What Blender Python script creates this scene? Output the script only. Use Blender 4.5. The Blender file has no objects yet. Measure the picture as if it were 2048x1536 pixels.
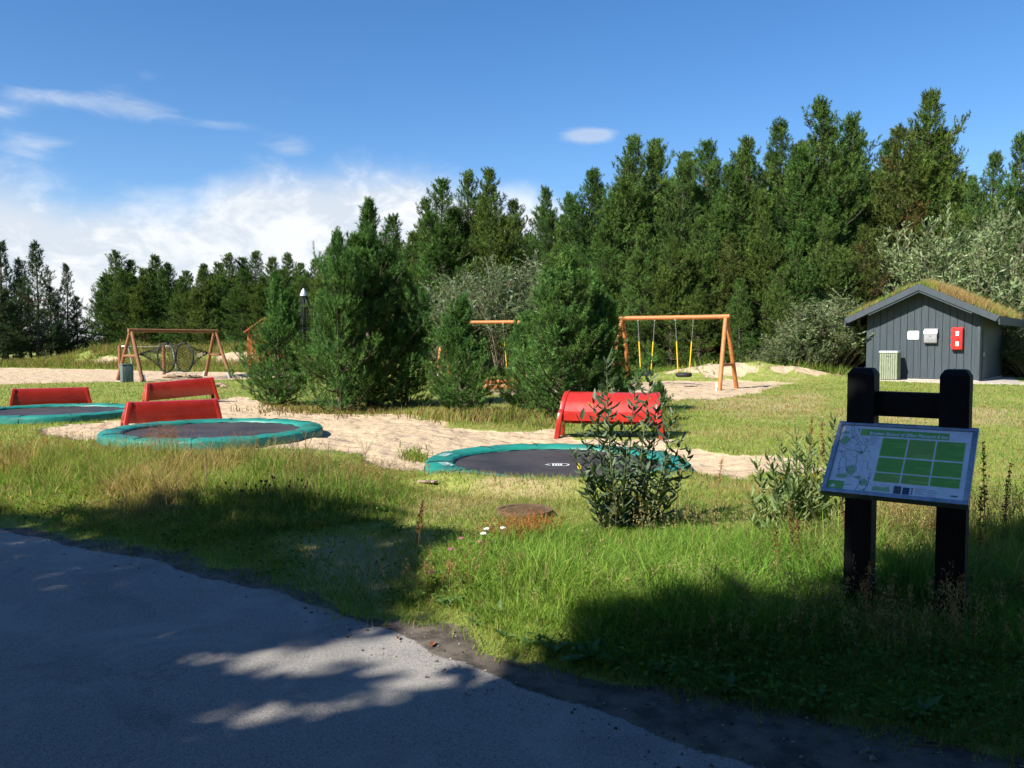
import bpy, bmesh, math, random
import numpy as np
from mathutils import Vector, Matrix

random.seed(11)
rng = np.random.default_rng(11)
R = math.radians
C = bpy.context.scene.collection
scene = bpy.context.scene

# ------------------------------------------------------------------ camera, sky, sun, exposure
EYE, FPX, PITCH = 1.6, 1660.0, R(3.0)
cam_d = bpy.data.cameras.new('camera')
cam = bpy.data.objects.new('camera', cam_d)
C.objects.link(cam)
cam.location = (0, 0, EYE)
cam.rotation_euler = (math.pi / 2 - PITCH, 0, 0)
cam_d.sensor_width = 36.0
cam_d.lens = FPX / 2048 * 36.0
cam_d.clip_start = 0.05
cam_d.clip_end = 6000
scene.camera = cam

SUN_AZ, SUN_EL = R(50.0), R(41.0)          # behind the camera, to its left
SUN = Vector((-math.sin(SUN_AZ) * math.cos(SUN_EL), -math.cos(SUN_AZ) * math.cos(SUN_EL), math.sin(SUN_EL)))
sun_d = bpy.data.lights.new('sun', 'SUN')
sun_d.energy = 5.0
sun_d.angle = R(0.53)
sun_d.color = (1.0, 0.94, 0.84)
sun = bpy.data.objects.new('sun', sun_d)
sun.rotation_euler = (-SUN).to_track_quat('-Z', 'Y').to_euler()
sun.location = SUN * 60
C.objects.link(sun)

scene.view_settings.view_transform = 'Standard'
scene.view_settings.look = 'None'
scene.view_settings.exposure = 1.0
scene.view_settings.gamma = 1.0


class NT:
    """small helper for node trees"""
    def __init__(self, tree):
        self.t = tree
        tree.nodes.clear()

    def n(self, kind, **kw):
        nd = self.t.nodes.new(kind)
        ins = kw.pop('ins', {})
        for k, v in kw.items():
            setattr(nd, k, v)
        for k, v in ins.items():
            if isinstance(v, bpy.types.NodeSocket):
                self.t.links.new(v, nd.inputs[k])
            else:
                nd.inputs[k].default_value = v
        return nd

    def link(self, a, b):
        self.t.links.new(a, b)

    def math(self, op, a, b=None, c=None, clamp=False):
        nd = self.t.nodes.new('ShaderNodeMath')
        nd.operation = op
        nd.use_clamp = clamp
        for i, v in enumerate((a, b, c)):
            if v is None:
                continue
            if isinstance(v, bpy.types.NodeSocket):
                self.t.links.new(v, nd.inputs[i])
            else:
                nd.inputs[i].default_value = v
        return nd.outputs[0]

    def mix(self, f, a, b, blend='MIX'):
        nd = self.t.nodes.new('ShaderNodeMix')
        nd.data_type = 'RGBA'
        nd.blend_type = blend
        for s, v in ((nd.inputs[0], f), (nd.inputs[6], a), (nd.inputs[7], b)):
            if isinstance(v, bpy.types.NodeSocket):
                self.t.links.new(v, s)
            elif isinstance(v, (tuple, list)):
                s.default_value = tuple(v) + (1,) if len(v) == 3 else v
            else:
                s.default_value = v
        return nd.outputs[2]

    def noise(self, vec, scale, detail=4, rough=0.55, dist=0.0):
        nd = self.n('ShaderNodeTexNoise', ins={'Scale': scale, 'Detail': detail, 'Roughness': rough, 'Distortion': dist})
        if vec is not None:
            self.link(vec, nd.inputs['Vector'])
        return nd.outputs['Fac']

    def ss(self, v, a, b):
        nd = self.n('ShaderNodeMapRange', interpolation_type='SMOOTHSTEP', ins={'From Min': a, 'From Max': b})
        self.link(v, nd.inputs['Value'])
        return nd.outputs['Result']


# sky: Nishita with a cloud bank low over the horizon and a few wisps above it
world = bpy.data.worlds.new('World')
scene.world = world
world.use_nodes = True
W = NT(world.node_tree)
sky = W.n('ShaderNodeTexSky', sky_type='NISHITA', sun_disc=False, sun_elevation=SUN_EL,
          sun_rotation=math.pi + SUN_AZ, air_density=1.0, dust_density=0.25, ozone_density=4.0, altitude=0)
tc = W.n('ShaderNodeTexCoord')
sep = W.n('ShaderNodeSeparateXYZ', ins={0: tc.outputs['Generated']})
az = W.math('ARCTAN2', sep.outputs[0], sep.outputs[1])           # 0 ahead, right positive
el = W.math('ARCSINE', sep.outputs[2])
ae = W.n('ShaderNodeCombineXYZ', ins={0: az, 1: W.math('MULTIPLY', el, 1.6), 2: 0.0})
AE = ae.outputs[0]
big = W.noise(AE, 5.0, 6, 0.55, 0.3)
fine = W.noise(AE, 17.0, 6, 0.6, 0.4)
soft = W.noise(AE, 2.2, 4, 0.5)
# height of the bank's top over azimuth (degrees), going on all the way round
ramp = W.n('ShaderNodeFloatCurve')
cv = ramp.mapping.curves[0]
prof = [(-180, 9), (-120, 11), (-75, 9), (-45, 12), (-31.6, 10.4), (-27, 9.2), (-22.5, 8.8), (-19.5, 10.2), (-16.5, 11.6), (-12, 12.1),
        (-6, 11.9), (-3, 10.6), (1, 10.2), (4, 9.0), (7, 5.5), (14, 2.0), (45, 3.0), (90, 8), (140, 6), (180, 9)]
while len(cv.points) < len(prof):
    cv.points.new(0.5, 0.5)
for p_, (a_, e_) in zip(cv.points, prof):
    p_.location = ((a_ + 180) / 360, e_ / 30)
    p_.handle_type = 'AUTO'
ramp.mapping.update()
W.link(W.math('MULTIPLY_ADD', az, 1 / (2 * math.pi), 0.5), ramp.inputs['Value'])
top = W.math('MULTIPLY', ramp.outputs[0], R(30))
edge = W.math('SUBTRACT', top, el)
edge = W.math('ADD', edge, W.math('MULTIPLY', W.math('SUBTRACT', big, 0.5), 0.085))
edge = W.math('ADD', edge, W.math('MULTIPLY', W.math('SUBTRACT', fine, 0.5), 0.035))
bank = W.ss(edge, -0.014, 0.046)


def puff(a, e, ra, re, stren):
    """thin cloud at azimuth a, elevation e (degrees)"""
    da = W.math('DIVIDE', W.math('SUBTRACT', az, R(a)), R(ra))
    de = W.math('DIVIDE', W.math('SUBTRACT', el, R(e)), R(re))
    d2 = W.math('ADD', W.math('MULTIPLY', da, da), W.math('MULTIPLY', de, de))
    return W.math('MULTIPLY', W.math('POWER', 2.718, W.math('MULTIPLY', d2, -1.0)), stren)


wn = W.n('ShaderNodeCombineXYZ', ins={0: az, 1: W.math('MULTIPLY', el, 3.4), 2: 3.0})
wis = W.noise(wn.outputs[0], 13.0, 7, 0.62, 0.6)
pf = None
for a, e, ra, re, s in ((-24.5, 14.2, 3.3, .95, .62), (-29.5, 14.2, 2.2, .55, .5), (-31.5, 13.2, 2.5, .6, .55), (-19.0, 13.6, 2.2, .4, .45),
                        (-15, 15.3, 1.5, .6, .34), (-15.0, 12.6, 2.2, .9, .55), (-30, 11.2, 3, 1.0, .5), (-24, 16, 2.5, .7, .3), (5.0, 13.6, 1.9, .55, .95),
                        (5.6, 13.7, 1.2, .35, .4), (-48, 17, 5, 1.2, .6), (62, 14, 6, 1.5, .7), (110, 18, 7, 2, .7), (-100, 20, 8, 2, .7), (170, 22, 9, 2, .7)):
    q = puff(a, e, ra, re, s)
    pf = q if pf is None else W.math('ADD', pf, q)
wisp = W.ss(W.math('ADD', pf, W.math('MULTIPLY', W.math('SUBTRACT', wis, 0.5), 0.85)), 0.22, 0.85)
wisp = W.math('MULTIPLY', wisp, W.ss(pf, 0.02, 0.25))
wisp = W.math('MULTIPLY', wisp, 0.52)
cf = W.math('MAXIMUM', W.math('MULTIPLY', bank, 0.94), wisp, clamp=True)
bri = W.ss(W.math('ADD', W.math('MULTIPLY', fine, 0.55), W.math('MULTIPLY', big, 0.45)), 0.44, 0.57)
ccol = W.mix(bri, (0.66, 0.72, 0.80), (1.0, 1.0, 1.0))
ccol = W.mix(W.math('MULTIPLY', W.ss(soft, 0.4, 0.65), 0.35), ccol, (0.72, 0.77, 0.83))
b1 = W.n('ShaderNodeBackground', ins={'Strength': 0.081})
skc = W.n('ShaderNodeHueSaturation', ins={'Color': sky.outputs[0], 'Saturation': 1.24})
W.link(W.mix(1.0, skc.outputs[0], (1.04, 0.975, 1.02), 'MULTIPLY'), b1.inputs['Color'])
b2 = W.n('ShaderNodeBackground', ins={'Strength': 0.56})
W.link(ccol, b2.inputs['Color'])
ms = W.n('ShaderNodeMixShader')
W.link(cf, ms.inputs[0]); W.link(b1.outputs[0], ms.inputs[1]); W.link(b2.outputs[0], ms.inputs[2])
wo = W.n('ShaderNodeOutputWorld')
W.link(ms.outputs[0], wo.inputs[0])

cy = scene.cycles
cy.max_bounces = 5
cy.diffuse_bounces = 2
cy.glossy_bounces = 2
cy.transmission_bounces = 2
cy.transparent_max_bounces = 6
cy.use_adaptive_sampling = True
cy.adaptive_threshold = 0.02
cy.caustics_reflective = False
cy.caustics_refractive = False


# ------------------------------------------------------------------ from the photograph to the ground
def ray(px, py):
    x, y = (px - 1024) / FPX, -(py - 768) / FPX
    return Vector((x, math.cos(PITCH) + y * math.sin(PITCH), -math.sin(PITCH) + y * math.cos(PITCH)))


def G(px, py, z=0.0):
    d = ray(px, py)
    t = (z - EYE) / d.z
    return (d.x * t, d.y * t)


def AT(px, py, Y):
    d = ray(px, py)
    t = Y / d.y
    return Vector((d.x * t, Y, EYE + d.z * t))


def poly(*pts):
    return np.array([G(*p) for p in pts])


def inside(P, x, y):
    x = np.asarray(x, float); y = np.asarray(y, float)
    c = np.zeros(x.shape, bool)
    n = len(P)
    j = n - 1
    for i in range(n):
        xi, yi = P[i]; xj, yj = P[j]
        k = ((yi > y) != (yj > y)) & (x < (xj - xi) * (y - yi) / (yj - yi + 1e-12) + xi)
        c ^= k
        j = i
    return c


def sdist(P, x, y):
    """signed distance to a polygon in metres, positive inside"""
    x = np.asarray(x, float); y = np.asarray(y, float)
    d = np.full(x.shape, 1e9)
    for i in range(len(P)):
        a = P[i]; b = P[(i + 1) % len(P)]
        ab = b - a
        t = np.clip(((x - a[0]) * ab[0] + (y - a[1]) * ab[1]) / (ab @ ab + 1e-12), 0, 1)
        d = np.minimum(d, np.hypot(x - a[0] - t * ab[0], y - a[1] - t * ab[1]))
    return np.where(inside(P, x, y), d, -d)


def _hash(i, j, s):
    h = (i.astype(np.int64) * 374761393 + j.astype(np.int64) * 668265263 + s * 1442695041) & 0x7fffffff
    h = ((h ^ (h >> 13)) * 1274126177) & 0x7fffffff
    return ((h ^ (h >> 16)) & 0xffff) / 65535.0


def vnoise(x, y, s=0):
    x = np.asarray(x, float); y = np.asarray(y, float)
    i = np.floor(x); j = np.floor(y)
    u = x - i; v = y - j
    u = u * u * (3 - 2 * u); v = v * v * (3 - 2 * v)
    a = _hash(i, j, s); b = _hash(i + 1, j, s); c = _hash(i, j + 1, s); d = _hash(i + 1, j + 1, s)
    return (a * (1 - u) + b * u) * (1 - v) + (c * (1 - u) + d * u) * v


def fbm(x, y, sc=1.0, o=4, s=0):
    t = 0; amp = 0.5; tot = 0
    for k in range(o):
        t = t + amp * vnoise(np.asarray(x) * sc + 17.3 * k, np.asarray(y) * sc - 9.1 * k, s + k)
        tot += amp; amp *= 0.5; sc *= 2.03
    return t / tot


def sm(x, a, b):
    t = np.clip((x - a) / (b - a), 0, 1)
    return t * t * (3 - 2 * t)


# ------------------------------------------------------------------ objects
def tag(o, label=None, cat=None, group=None, kind=None):
    if label: o['label'] = label
    if cat: o['category'] = cat
    if group: o['group'] = group
    if kind: o['kind'] = kind
    return o


def empty(name, loc, rz=0.0, label=None, cat=None, group=None, scale=1.0):
    o = bpy.data.objects.new(name, None)
    C.objects.link(o)
    o.location = loc
    o.rotation_euler = (0, 0, rz)
    o.scale = (scale,) * 3
    o.empty_display_size = 0.1
    return tag(o, label, cat, group)


def link(name, me, parent=None):
    o = bpy.data.objects.new(name, me)
    C.objects.link(o)
    if parent is not None:
        o.parent = parent
    return o


def np_mesh(name, V, F, mat=None, col=None, smooth=False):
    """V (n,3); F (m,3) or (m,4)"""
    me = bpy.data.meshes.new(name)
    V = np.asarray(V, np.float32); F = np.asarray(F, np.int32)
    k = F.shape[1]
    me.vertices.add(len(V)); me.vertices.foreach_set('co', V.ravel())
    me.loops.add(F.size); me.loops.foreach_set('vertex_index', F.ravel())
    me.polygons.add(len(F)); me.polygons.foreach_set('loop_start', np.arange(len(F), dtype=np.int32) * k)
    me.polygons.foreach_set('loop_total', np.full(len(F), k, np.int32))
    if smooth:
        me.polygons.foreach_set('use_smooth', np.ones(len(F), bool))
    if col is not None:
        at = me.attributes.new('col', 'FLOAT_COLOR', 'POINT')
        c = np.ones((len(V), 4), np.float32)
        col = np.asarray(col, np.float32)
        c[:, :col.shape[1]] = col
        at.data.foreach_set('color', c.ravel())
    me.update(calc_edges=True)
    if mat: me.materials.append(mat)
    return me


# shapes are (verts, faces) pairs
def box(x0, x1, y0, y1, z0, z1):
    v = [(x0, y0, z0), (x1, y0, z0), (x1, y1, z0), (x0, y1, z0), (x0, y0, z1), (x1, y0, z1), (x1, y1, z1), (x0, y1, z1)]
    f = [(3, 2, 1, 0), (4, 5, 6, 7), (0, 1, 5, 4), (1, 2, 6, 5), (2, 3, 7, 6), (3, 0, 4, 7)]
    return v, f


def prism(pts, y0, y1, axis='y'):
    """polygon pts in (x,z) run along y, or in (x,y) run along z, or (y,z) along x"""
    n = len(pts)
    if axis == 'y':
        v = [(p[0], y0, p[1]) for p in pts] + [(p[0], y1, p[1]) for p in pts]
    elif axis == 'z':
        v = [(p[0], p[1], y0) for p in pts] + [(p[0], p[1], y1) for p in pts]
    else:
        v = [(y0, p[0], p[1]) for p in pts] + [(y1, p[0], p[1]) for p in pts]
    f = [tuple(range(n)), tuple(range(2 * n - 1, n - 1, -1))]
    for i in range(n):
        j = (i + 1) % n
        f.append((i, i + n, j + n, j))
    return v, f


def tube(pts, rad, n=10, cap=True):
    pts = [Vector(p) for p in pts]
    if not hasattr(rad, '__len__'):
        rad = [rad] * len(pts)
    v = []; f = []
    t0 = (pts[1] - pts[0]).normalized()
    ref = Vector((0, 0, 1)) if abs(t0.z) < 0.9 else Vector((1, 0, 0))
    u = t0.cross(ref).normalized()
    for i, p in enumerate(pts):
        t = (pts[min(i + 1, len(pts) - 1)] - pts[max(i - 1, 0)]).normalized()
        u = (u - t * u.dot(t)).normalized()
        w = t.cross(u)
        for k in range(n):
            a = 2 * math.pi * k / n
            v.append(tuple(p + (u * math.cos(a) + w * math.sin(a)) * rad[i]))
    for i in range(len(pts) - 1):
        for k in range(n):
            a = i * n + k; b = i * n + (k + 1) % n
            f.append((a, b, b + n, a + n))
    if cap:
        f.append(tuple(range(n - 1, -1, -1)))
        f.append(tuple(range((len(pts) - 1) * n, len(pts) * n)))
    return v, f


def lathe(prof, n=24, cx=0, cy=0):
    v = []; f = []
    for r, z in prof:
        for k in range(n):
            a = 2 * math.pi * k / n
            v.append((cx + r * math.cos(a), cy + r * math.sin(a), z))
    for i in range(len(prof) - 1):
        for k in range(n):
            a = i * n + k; b = i * n + (k + 1) % n
            f.append((a, b, b + n, a + n))
    return v, f


def torus(R0, r, n=40, m=10, ez=1.0):
    v = []; f = []
    for i in range(n):
        a = 2 * math.pi * i / n
        for k in range(m):
            b = 2 * math.pi * k / m
            rr = R0 + r * math.cos(b)
            v.append((rr * math.cos(a), rr * math.sin(a), ez * r * math.sin(b)))
    for i in range(n):
        for k in range(m):
            f.append((i * m + k, ((i + 1) % n) * m + k, ((i + 1) % n) * m + (k + 1) % m, i * m + (k + 1) % m))
    return v, f


def part(name, shapes, mat, parent=None, bevel=0.0, smooth=None, seg=2, mtx=None):
    if isinstance(shapes, tuple):
        shapes = [shapes]
    bm = bmesh.new()
    for v, f in shapes:
        vs = [bm.verts.new(p if mtx is None else mtx @ Vector(p)) for p in v]
        for q in f:
            try:
                bm.faces.new([vs[i] for i in q])
            except ValueError:
                pass
    bmesh.ops.recalc_face_normals(bm, faces=bm.faces)
    if bevel > 0:
        es = [e for e in bm.edges if len(e.link_faces) == 2 and e.calc_face_angle(0) > 0.6]
        bmesh.ops.bevel(bm, geom=es, offset=bevel, segments=seg, profile=0.6, affect='EDGES', clamp_overlap=True)
    me = bpy.data.meshes.new(name)
    bm.to_mesh(me); bm.free()
    if smooth is None:
        smooth = bevel > 0
    if smooth:
        me.polygons.foreach_set('use_smooth', np.ones(len(me.polygons), bool))
        try:
            me.set_sharp_from_angle(angle=R(35))
        except Exception:
            pass
    me.materials.append(mat)
    return link(name, me, parent)


def copy_tree(o, parent=None):
    c = o.copy()
    C.objects.link(c)
    c.parent = parent
    for ch in o.children:
        copy_tree(ch, c)
    return c


# ------------------------------------------------------------------ materials
def M(name, col, rough=0.6, var=0.15, scale=8.0, bump=0.0, bscale=60.0, metal=0.0, spec=0.5, stretch=(1, 1, 1), col2=None, coat=0.0):
    m = bpy.data.materials.new(name)
    m.use_nodes = True
    T = NT(m.node_tree)
    t = T.n('ShaderNodeTexCoord')
    mp = T.n('ShaderNodeMapping', ins={'Vector': t.outputs['Object'], 'Scale': stretch})
    oi = T.n('ShaderNodeObjectInfo')
    vec = T.n('ShaderNodeVectorMath', operation='ADD', ins={0: mp.outputs[0]})
    sc = T.n('ShaderNodeVectorMath', operation='SCALE', ins={0: (7.3, 3.1, 5.7)})
    T.link(oi.outputs['Random'], sc.inputs['Scale'])
    T.link(sc.outputs[0], vec.inputs[1])
    vec = vec.outputs[0]
    nz = T.noise(vec, scale, 5, 0.6)
    c2 = col2 if col2 else tuple(c * (1 - var * 1.6) for c in col)
    c1 = tuple(min(1, c * (1 + var)) for c in col) if not col2 else col
    base = T.mix(T.ss(nz, 0.32, 0.68), c2, c1)
    bs = T.n('ShaderNodeBsdfPrincipled', ins={'Metallic': metal, 'Specular IOR Level': spec, 'Coat Weight': coat})
    T.link(base, bs.inputs['Base Color'])
    T.link(T.math('MULTIPLY_ADD', T.math('SUBTRACT', nz, 0.5), 0.25, rough, clamp=True), bs.inputs['Roughness'])
    if bump > 0:
        b = T.n('ShaderNodeBump', ins={'Strength': bump, 'Distance': 0.01})
        T.link(T.noise(vec, bscale, 4, 0.6), b.inputs['Height'])
        T.link(b.outputs[0], bs.inputs['Normal'])
    o = T.n('ShaderNodeOutputMaterial')
    T.link(bs.outputs[0], o.inputs[0])
    return m


def foliage(name, trans=0.25, rough=0.55, hue=0.12, spec=0.3):
    m = bpy.data.materials.new(name)
    m.use_nodes = True
    T = NT(m.node_tree)
    a = T.n('ShaderNodeAttribute', attribute_name='col')
    oi = T.n('ShaderNodeObjectInfo')
    g = T.n('ShaderNodeHueSaturation', ins={'Color': a.outputs['Color']})
    T.link(T.math('MULTIPLY_ADD', oi.outputs['Random'], 2 * hue * 0.1, 0.5 - hue * 0.1), g.inputs['Hue'])
    T.link(T.math('MULTIPLY_ADD', oi.outputs['Random'], -2 * hue, 1 + hue), g.inputs['Value'])
    if spec > .35:
        bs = T.n('ShaderNodeBsdfPrincipled', ins={'Roughness': rough, 'Specular IOR Level': spec})
        T.link(g.outputs[0], bs.inputs['Base Color'])
    else:
        bs = T.n('ShaderNodeBsdfDiffuse')
        T.link(g.outputs[0], bs.inputs['Color'])
    tr = T.n('ShaderNodeBsdfTranslucent')
    T.link(T.mix(1.0, g.outputs[0], (1.15, 1.2, 0.6), 'MULTIPLY'), tr.inputs['Color'])
    mx = T.n('ShaderNodeMixShader', ins={0: trans})
    T.link(bs.outputs[0], mx.inputs[1]); T.link(tr.outputs[0], mx.inputs[2])
    o = T.n('ShaderNodeOutputMaterial')
    T.link(mx.outputs[0], o.inputs[0])
    return m


m_needle = foliage('pine_needles', 0.12, 0.5, 0.08)
m_leaf = foliage('leaves', 0.3, 0.5, 0.08, 0.4)
m_clover = foliage('clover_leaves', 0.25, 0.6, 0.0, 0.2)
m_grass = foliage('grass_blades', 0.42, 0.6, 0.0, 0.25)
m_bark = M('bark', (0.10, 0.075, 0.055), 0.9, 0.3, 14, 0.8, 40)
m_bark_pale = M('pale_bark', (0.22, 0.18, 0.13), 0.85, 0.3, 14, 0.5, 40)
m_stem = M('green_stem', (0.12, 0.13, 0.05), 0.6, 0.2, 20)
m_drystem = M('dry_stem', (0.20, 0.13, 0.06), 0.8, 0.25, 20)
m_blackwood = M('black_stained_wood', (0.008, 0.008, 0.0095), 0.75, 0.3, 6, 0.35, 30, stretch=(6, 6, 1), spec=0.25)
m_galv = M('galvanised_steel', (0.36, 0.38, 0.41), 0.42, 0.12, 25, 0.0, metal=0.75)
m_steel = M('zinc_steel', (0.62, 0.63, 0.64), 0.4, 0.1, 30, metal=0.6)
m_log = M('oiled_log', (0.47, 0.185, 0.05), 0.55, 0.2, 5, 0.3, 30, stretch=(3, 3, 3), col2=(0.35, 0.12, 0.03))
m_logold = M('weathered_log', (0.26, 0.115, 0.045), 0.75, 0.2, 5, 0.4, 30, col2=(0.18, 0.075, 0.03))
m_orange = M('stained_pine_board', (0.42, 0.12, 0.035), 0.6, 0.2, 7, 0.2, 30, stretch=(4, 4, 1))
m_rubber = M('black_rubber', (0.018, 0.018, 0.02), 0.75, 0.3, 20, 0.3, 60)
m_yellow = M('yellow_sleeve', (0.72, 0.47, 0.02), 0.45, 0.1, 20)
m_chain = M('swing_chain', (0.42, 0.42, 0.40), 0.4, 0.15, 60, metal=0.7)
m_red = M('red_plastic', (0.44, 0.024, 0.013), 0.30, 0.1, 3, 0.04, 90, col2=(0.34, 0.018, 0.012), coat=0.3)
m_pad = M('teal_vinyl', (0.010, 0.215, 0.165), 0.48, 0.12, 3, 0.6, 9, col2=(0.014, 0.135, 0.11))
m_skirt = M('black_skirt', (0.012, 0.013, 0.014), 0.7, 0.2, 9)
m_mat = M('jumping_mat', (0.020, 0.018, 0.022), 0.62, 0.25, 1.6, 0.25, 220, col2=(0.050, 0.042, 0.040))
m_print = M('white_print', (0.62, 0.66, 0.66), 0.5, 0.1, 30)
m_bluewood = M('blue_grey_board', (0.040, 0.058, 0.071), 0.62, 0.14, 4, 0.5, 40, stretch=(5, 5, 0.4), col2=(0.027, 0.041, 0.052))
m_fascia = M('blue_grey_fascia', (0.044, 0.060, 0.074), 0.66, 0.12, 5, 0.3, 40, col2=(0.032, 0.046, 0.058))
m_shadowgap = M('wall_batten_dark', (0.012, 0.016, 0.02), 0.8, 0.2, 9)
m_soil = M('turf_soil', (0.09, 0.065, 0.03), 0.95, 0.3, 9, 0.6, 30, col2=(0.055, 0.06, 0.02))
m_concrete = M('concrete', (0.42, 0.37, 0.31), 0.9, 0.15, 3, 0.4, 60)
m_slat = M('weathered_green_slat', (0.27, 0.30, 0.20), 0.8, 0.2, 6, 0.3, 40, stretch=(6, 6, 1), col2=(0.17, 0.20, 0.13))
m_lid = M('bin_lid_zinc', (0.44, 0.50, 0.47), 0.5, 0.1, 12, metal=0.2)
m_white = M('white_enamel', (0.80, 0.80, 0.78), 0.4, 0.04, 10)
m_mail = M('mailbox_silver', (0.42, 0.42, 0.44), 0.35, 0.08, 10, metal=0.55)
m_cabinet = M('cabinet_red', (0.66, 0.022, 0.02), 0.35, 0.06, 8, coat=0.2)
m_dark = M('dark_slot', (0.02, 0.02, 0.022), 0.6, 0.1, 10)
m_bin = M('grey_green_bin', (0.10, 0.135, 0.13), 0.6, 0.15, 8, 0.2, 30)
m_net = M('black_net_cord', (0.02, 0.021, 0.023), 0.8, 0.2, 30)
m_iron = M('rusty_cover', (0.15, 0.09, 0.06), 0.95, 0.3, 20, 0.7, 50, col2=(0.10, 0.075, 0.045), spec=0.1)
m_dryleaf = M('brown_dry_leaf', (0.28, 0.11, 0.04), 0.7, 0.3, 40)
m_litter = M('pale_painted_wood', (0.38, 0.27, 0.23), 0.8, 0.2, 30)
m_drift = M('driftwood', (0.26, 0.19, 0.12), 0.9, 0.3, 10, 0.5, 30)
m_matgrey = M('grey_rubber_mat', (0.13, 0.14, 0.14), 0.85, 0.15, 10, 0.3, 50)

# ------------------------------------------------------------------ terrain
TRAMP = [dict(c=(0.585, 10.72), r=1.71, z=0.06), dict(c=(-5.02, 13.95), r=1.78, z=0.13), dict(c=(-10.0, 18.05), r=1.80, z=0.10)]

ROAD = np.vstack([poly((-300, 1005), (0, 1050), (150, 1078), (300, 1106), (450, 1146), (560, 1176), (640, 1202), (760, 1242), (860, 1286), (960, 1320),
                       (1120, 1380), (1290, 1434), (1530, 1515)), [(2.9, 1.9), (7, -1.5), (7, -9), (-26, -9), (-26, 9)]])
DIRT = np.vstack([poly((-300, 985), (0, 1030), (200, 1068), (420, 1110), (600, 1160), (780, 1205), (930, 1255), (1060, 1300), (1180, 1335), (1330, 1365),
                       (1500, 1400), (1700, 1440), (2048, 1500)), [(5.2, 1.9), (9, -1.2), (9, -9.5), (-28, -9.5), (-28, 10)]])
SAND_TR = poly((70, 868), (130, 850), (230, 838), (300, 826), (420, 800), (480, 793), (520, 812), (640, 826), (830, 832), (890, 852), (1000, 862), (1110, 858),
               (1118, 878), (1340, 880), (1360, 892), (1450, 905), (1510, 912), (1600, 920), (1622, 940), (1500, 953), (1390, 948), (1300, 968),
               (1100, 975), (950, 965), (860, 945), (780, 928), (760, 908), (690, 905), (640, 893), (400, 892), (220, 882))
SAND_SW = poly((960, 768), (1050, 764), (1240, 767), (1330, 763), (1460, 762), (1590, 765), (1560, 775), (1500, 789), (1430, 800), (1330, 799), (1220, 792), (1000, 790))
SAND_FAR = poly((-500, 736), (0, 739), (250, 743), (480, 746), (640, 748), (560, 756), (250, 764), (0, 769), (-500, 772))
SAND_BIT = poly((1460, 742), (1640, 738), (1650, 745), (1480, 752))
MOUND = dict(c=AT(1490, 757, 34.4), rx=3.9, ry=1.0, h=0.74)
DUNE = [AT(180, 715, 50.5), AT(330, 715, 51.5), AT(545, 715, 52.5)]

PAVE_BASE = None


def mask_sand(x, y):
    m = sm(sdist(SAND_TR, x, y) + (fbm(x, y, 1.6, 4, 3) - .5) * 1.1, -.12, .12)
    # the grassy tongue in front of the small pines
    m = np.maximum(m, sm(sdist(SAND_SW, x, y) + (fbm(x, y, .8, 4, 5) - .5) * 1.3, -.15, .15))
    m = np.maximum(m, sm(sdist(SAND_FAR, x, y) + (fbm(x, y, .35, 4, 6) - .5) * 1.8, -.3, .3))
    dx = (x - MOUND['c'].x) / MOUND['rx']; dy = (y - MOUND['c'].y) / MOUND['ry']
    dd = np.hypot(dx, dy) + (fbm(x, y, .9, 4, 9) - .5) * 1.2
    m = np.maximum(m, sm(-dd, -1.02, -.78) * sm(fbm(x, y, .7, 3, 12), .36, .46))
    for (px, Y, rx, ry) in ((215, 49.0, 1.0, 1.1), (478, 50.3, 1.5, 1.2), (400, 50.5, .35, .5), (560, 48, 1.2, 1.2)):
        c = AT(px, 715, Y)
        d2 = np.hypot((x - c.x) / rx, (y - c.y) / ry) + (fbm(x, y, 1.2, 3, 15) - .5) * .9
        m = np.maximum(m, sm(-d2, -1.05, -.8))
    return m


def height(x, y):
    x = np.asarray(x, float); y = np.asarray(y, float)
    r = np.hypot(x, y)
    h = (fbm(x, y, .35, 3, 21) - .5) * .10 * sm(r, 5, 12) + (fbm(x, y, 1.7, 3, 22) - .5) * .035
    h = h + (fbm(x, y, 5.0, 2, 23) - .5) * .02
    rd = sdist(DIRT, x, y)
    flat = sm(rd, -.9, .1)
    h = h * (1 - flat) - .05 * flat + (fbm(x, y, 3, 2, 25) - .5) * .012 * flat
    h = h + .05 * sm(-rd, .1, 1.2) * sm(-r, -10, -7)
    for t in TRAMP:
        rr = np.hypot(x - t['c'][0], y - t['c'][1])
        near = sm(-rr, -t['r'] - 1.2, -t['r'] - .2)
        h = h * (1 - near) + near * (t['z'] - .15)
        h = np.where(rr < t['r'] - .03, t['z'] - .50, h)
    t = TRAMP[0]
    ang = np.arctan2(x - t['c'][0], -(y - t['c'][1]))
    rr = np.hypot(x - t['c'][0], y - t['c'][1])
    lip = np.exp(-((rr - t['r'] - .34) / .30) ** 2) * sm(np.cos(ang), .35, .85) * (rr > t['r'] - .03)
    h = h + lip * .24
    dx = (x - MOUND['c'].x) / MOUND['rx']; dy = (y - MOUND['c'].y) / MOUND['ry']
    h = h + MOUND['h'] * np.exp(-(dx ** 2) * 1.3 - (dy ** 2) * 1.2) * (.7 + .6 * fbm(x, y, .9, 3, 31))
    sx = (x - DUNE[0].x) / (DUNE[2].x - DUNE[0].x)
    h = h + 1.15 * np.exp(-((y - 51 - 1.5 * sx) / 1.7) ** 2) * sm(sx, -.25, .05) * sm(-sx, -1.5, -1.0) * (.55 + .8 * fbm(x, y, .5, 3, 33))
    # the forest floor rises a little
    h = h + .25 * sm(y, 37, 60)
    s = mask_sand(x, y)
    h = h + s * (fbm(x, y, 2.3, 3, 41) - .5) * .10 * sm(-r, -40, -30)
    return h


def hz(x, y):
    return float(height(np.array([x]), np.array([y]))[0])


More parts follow.
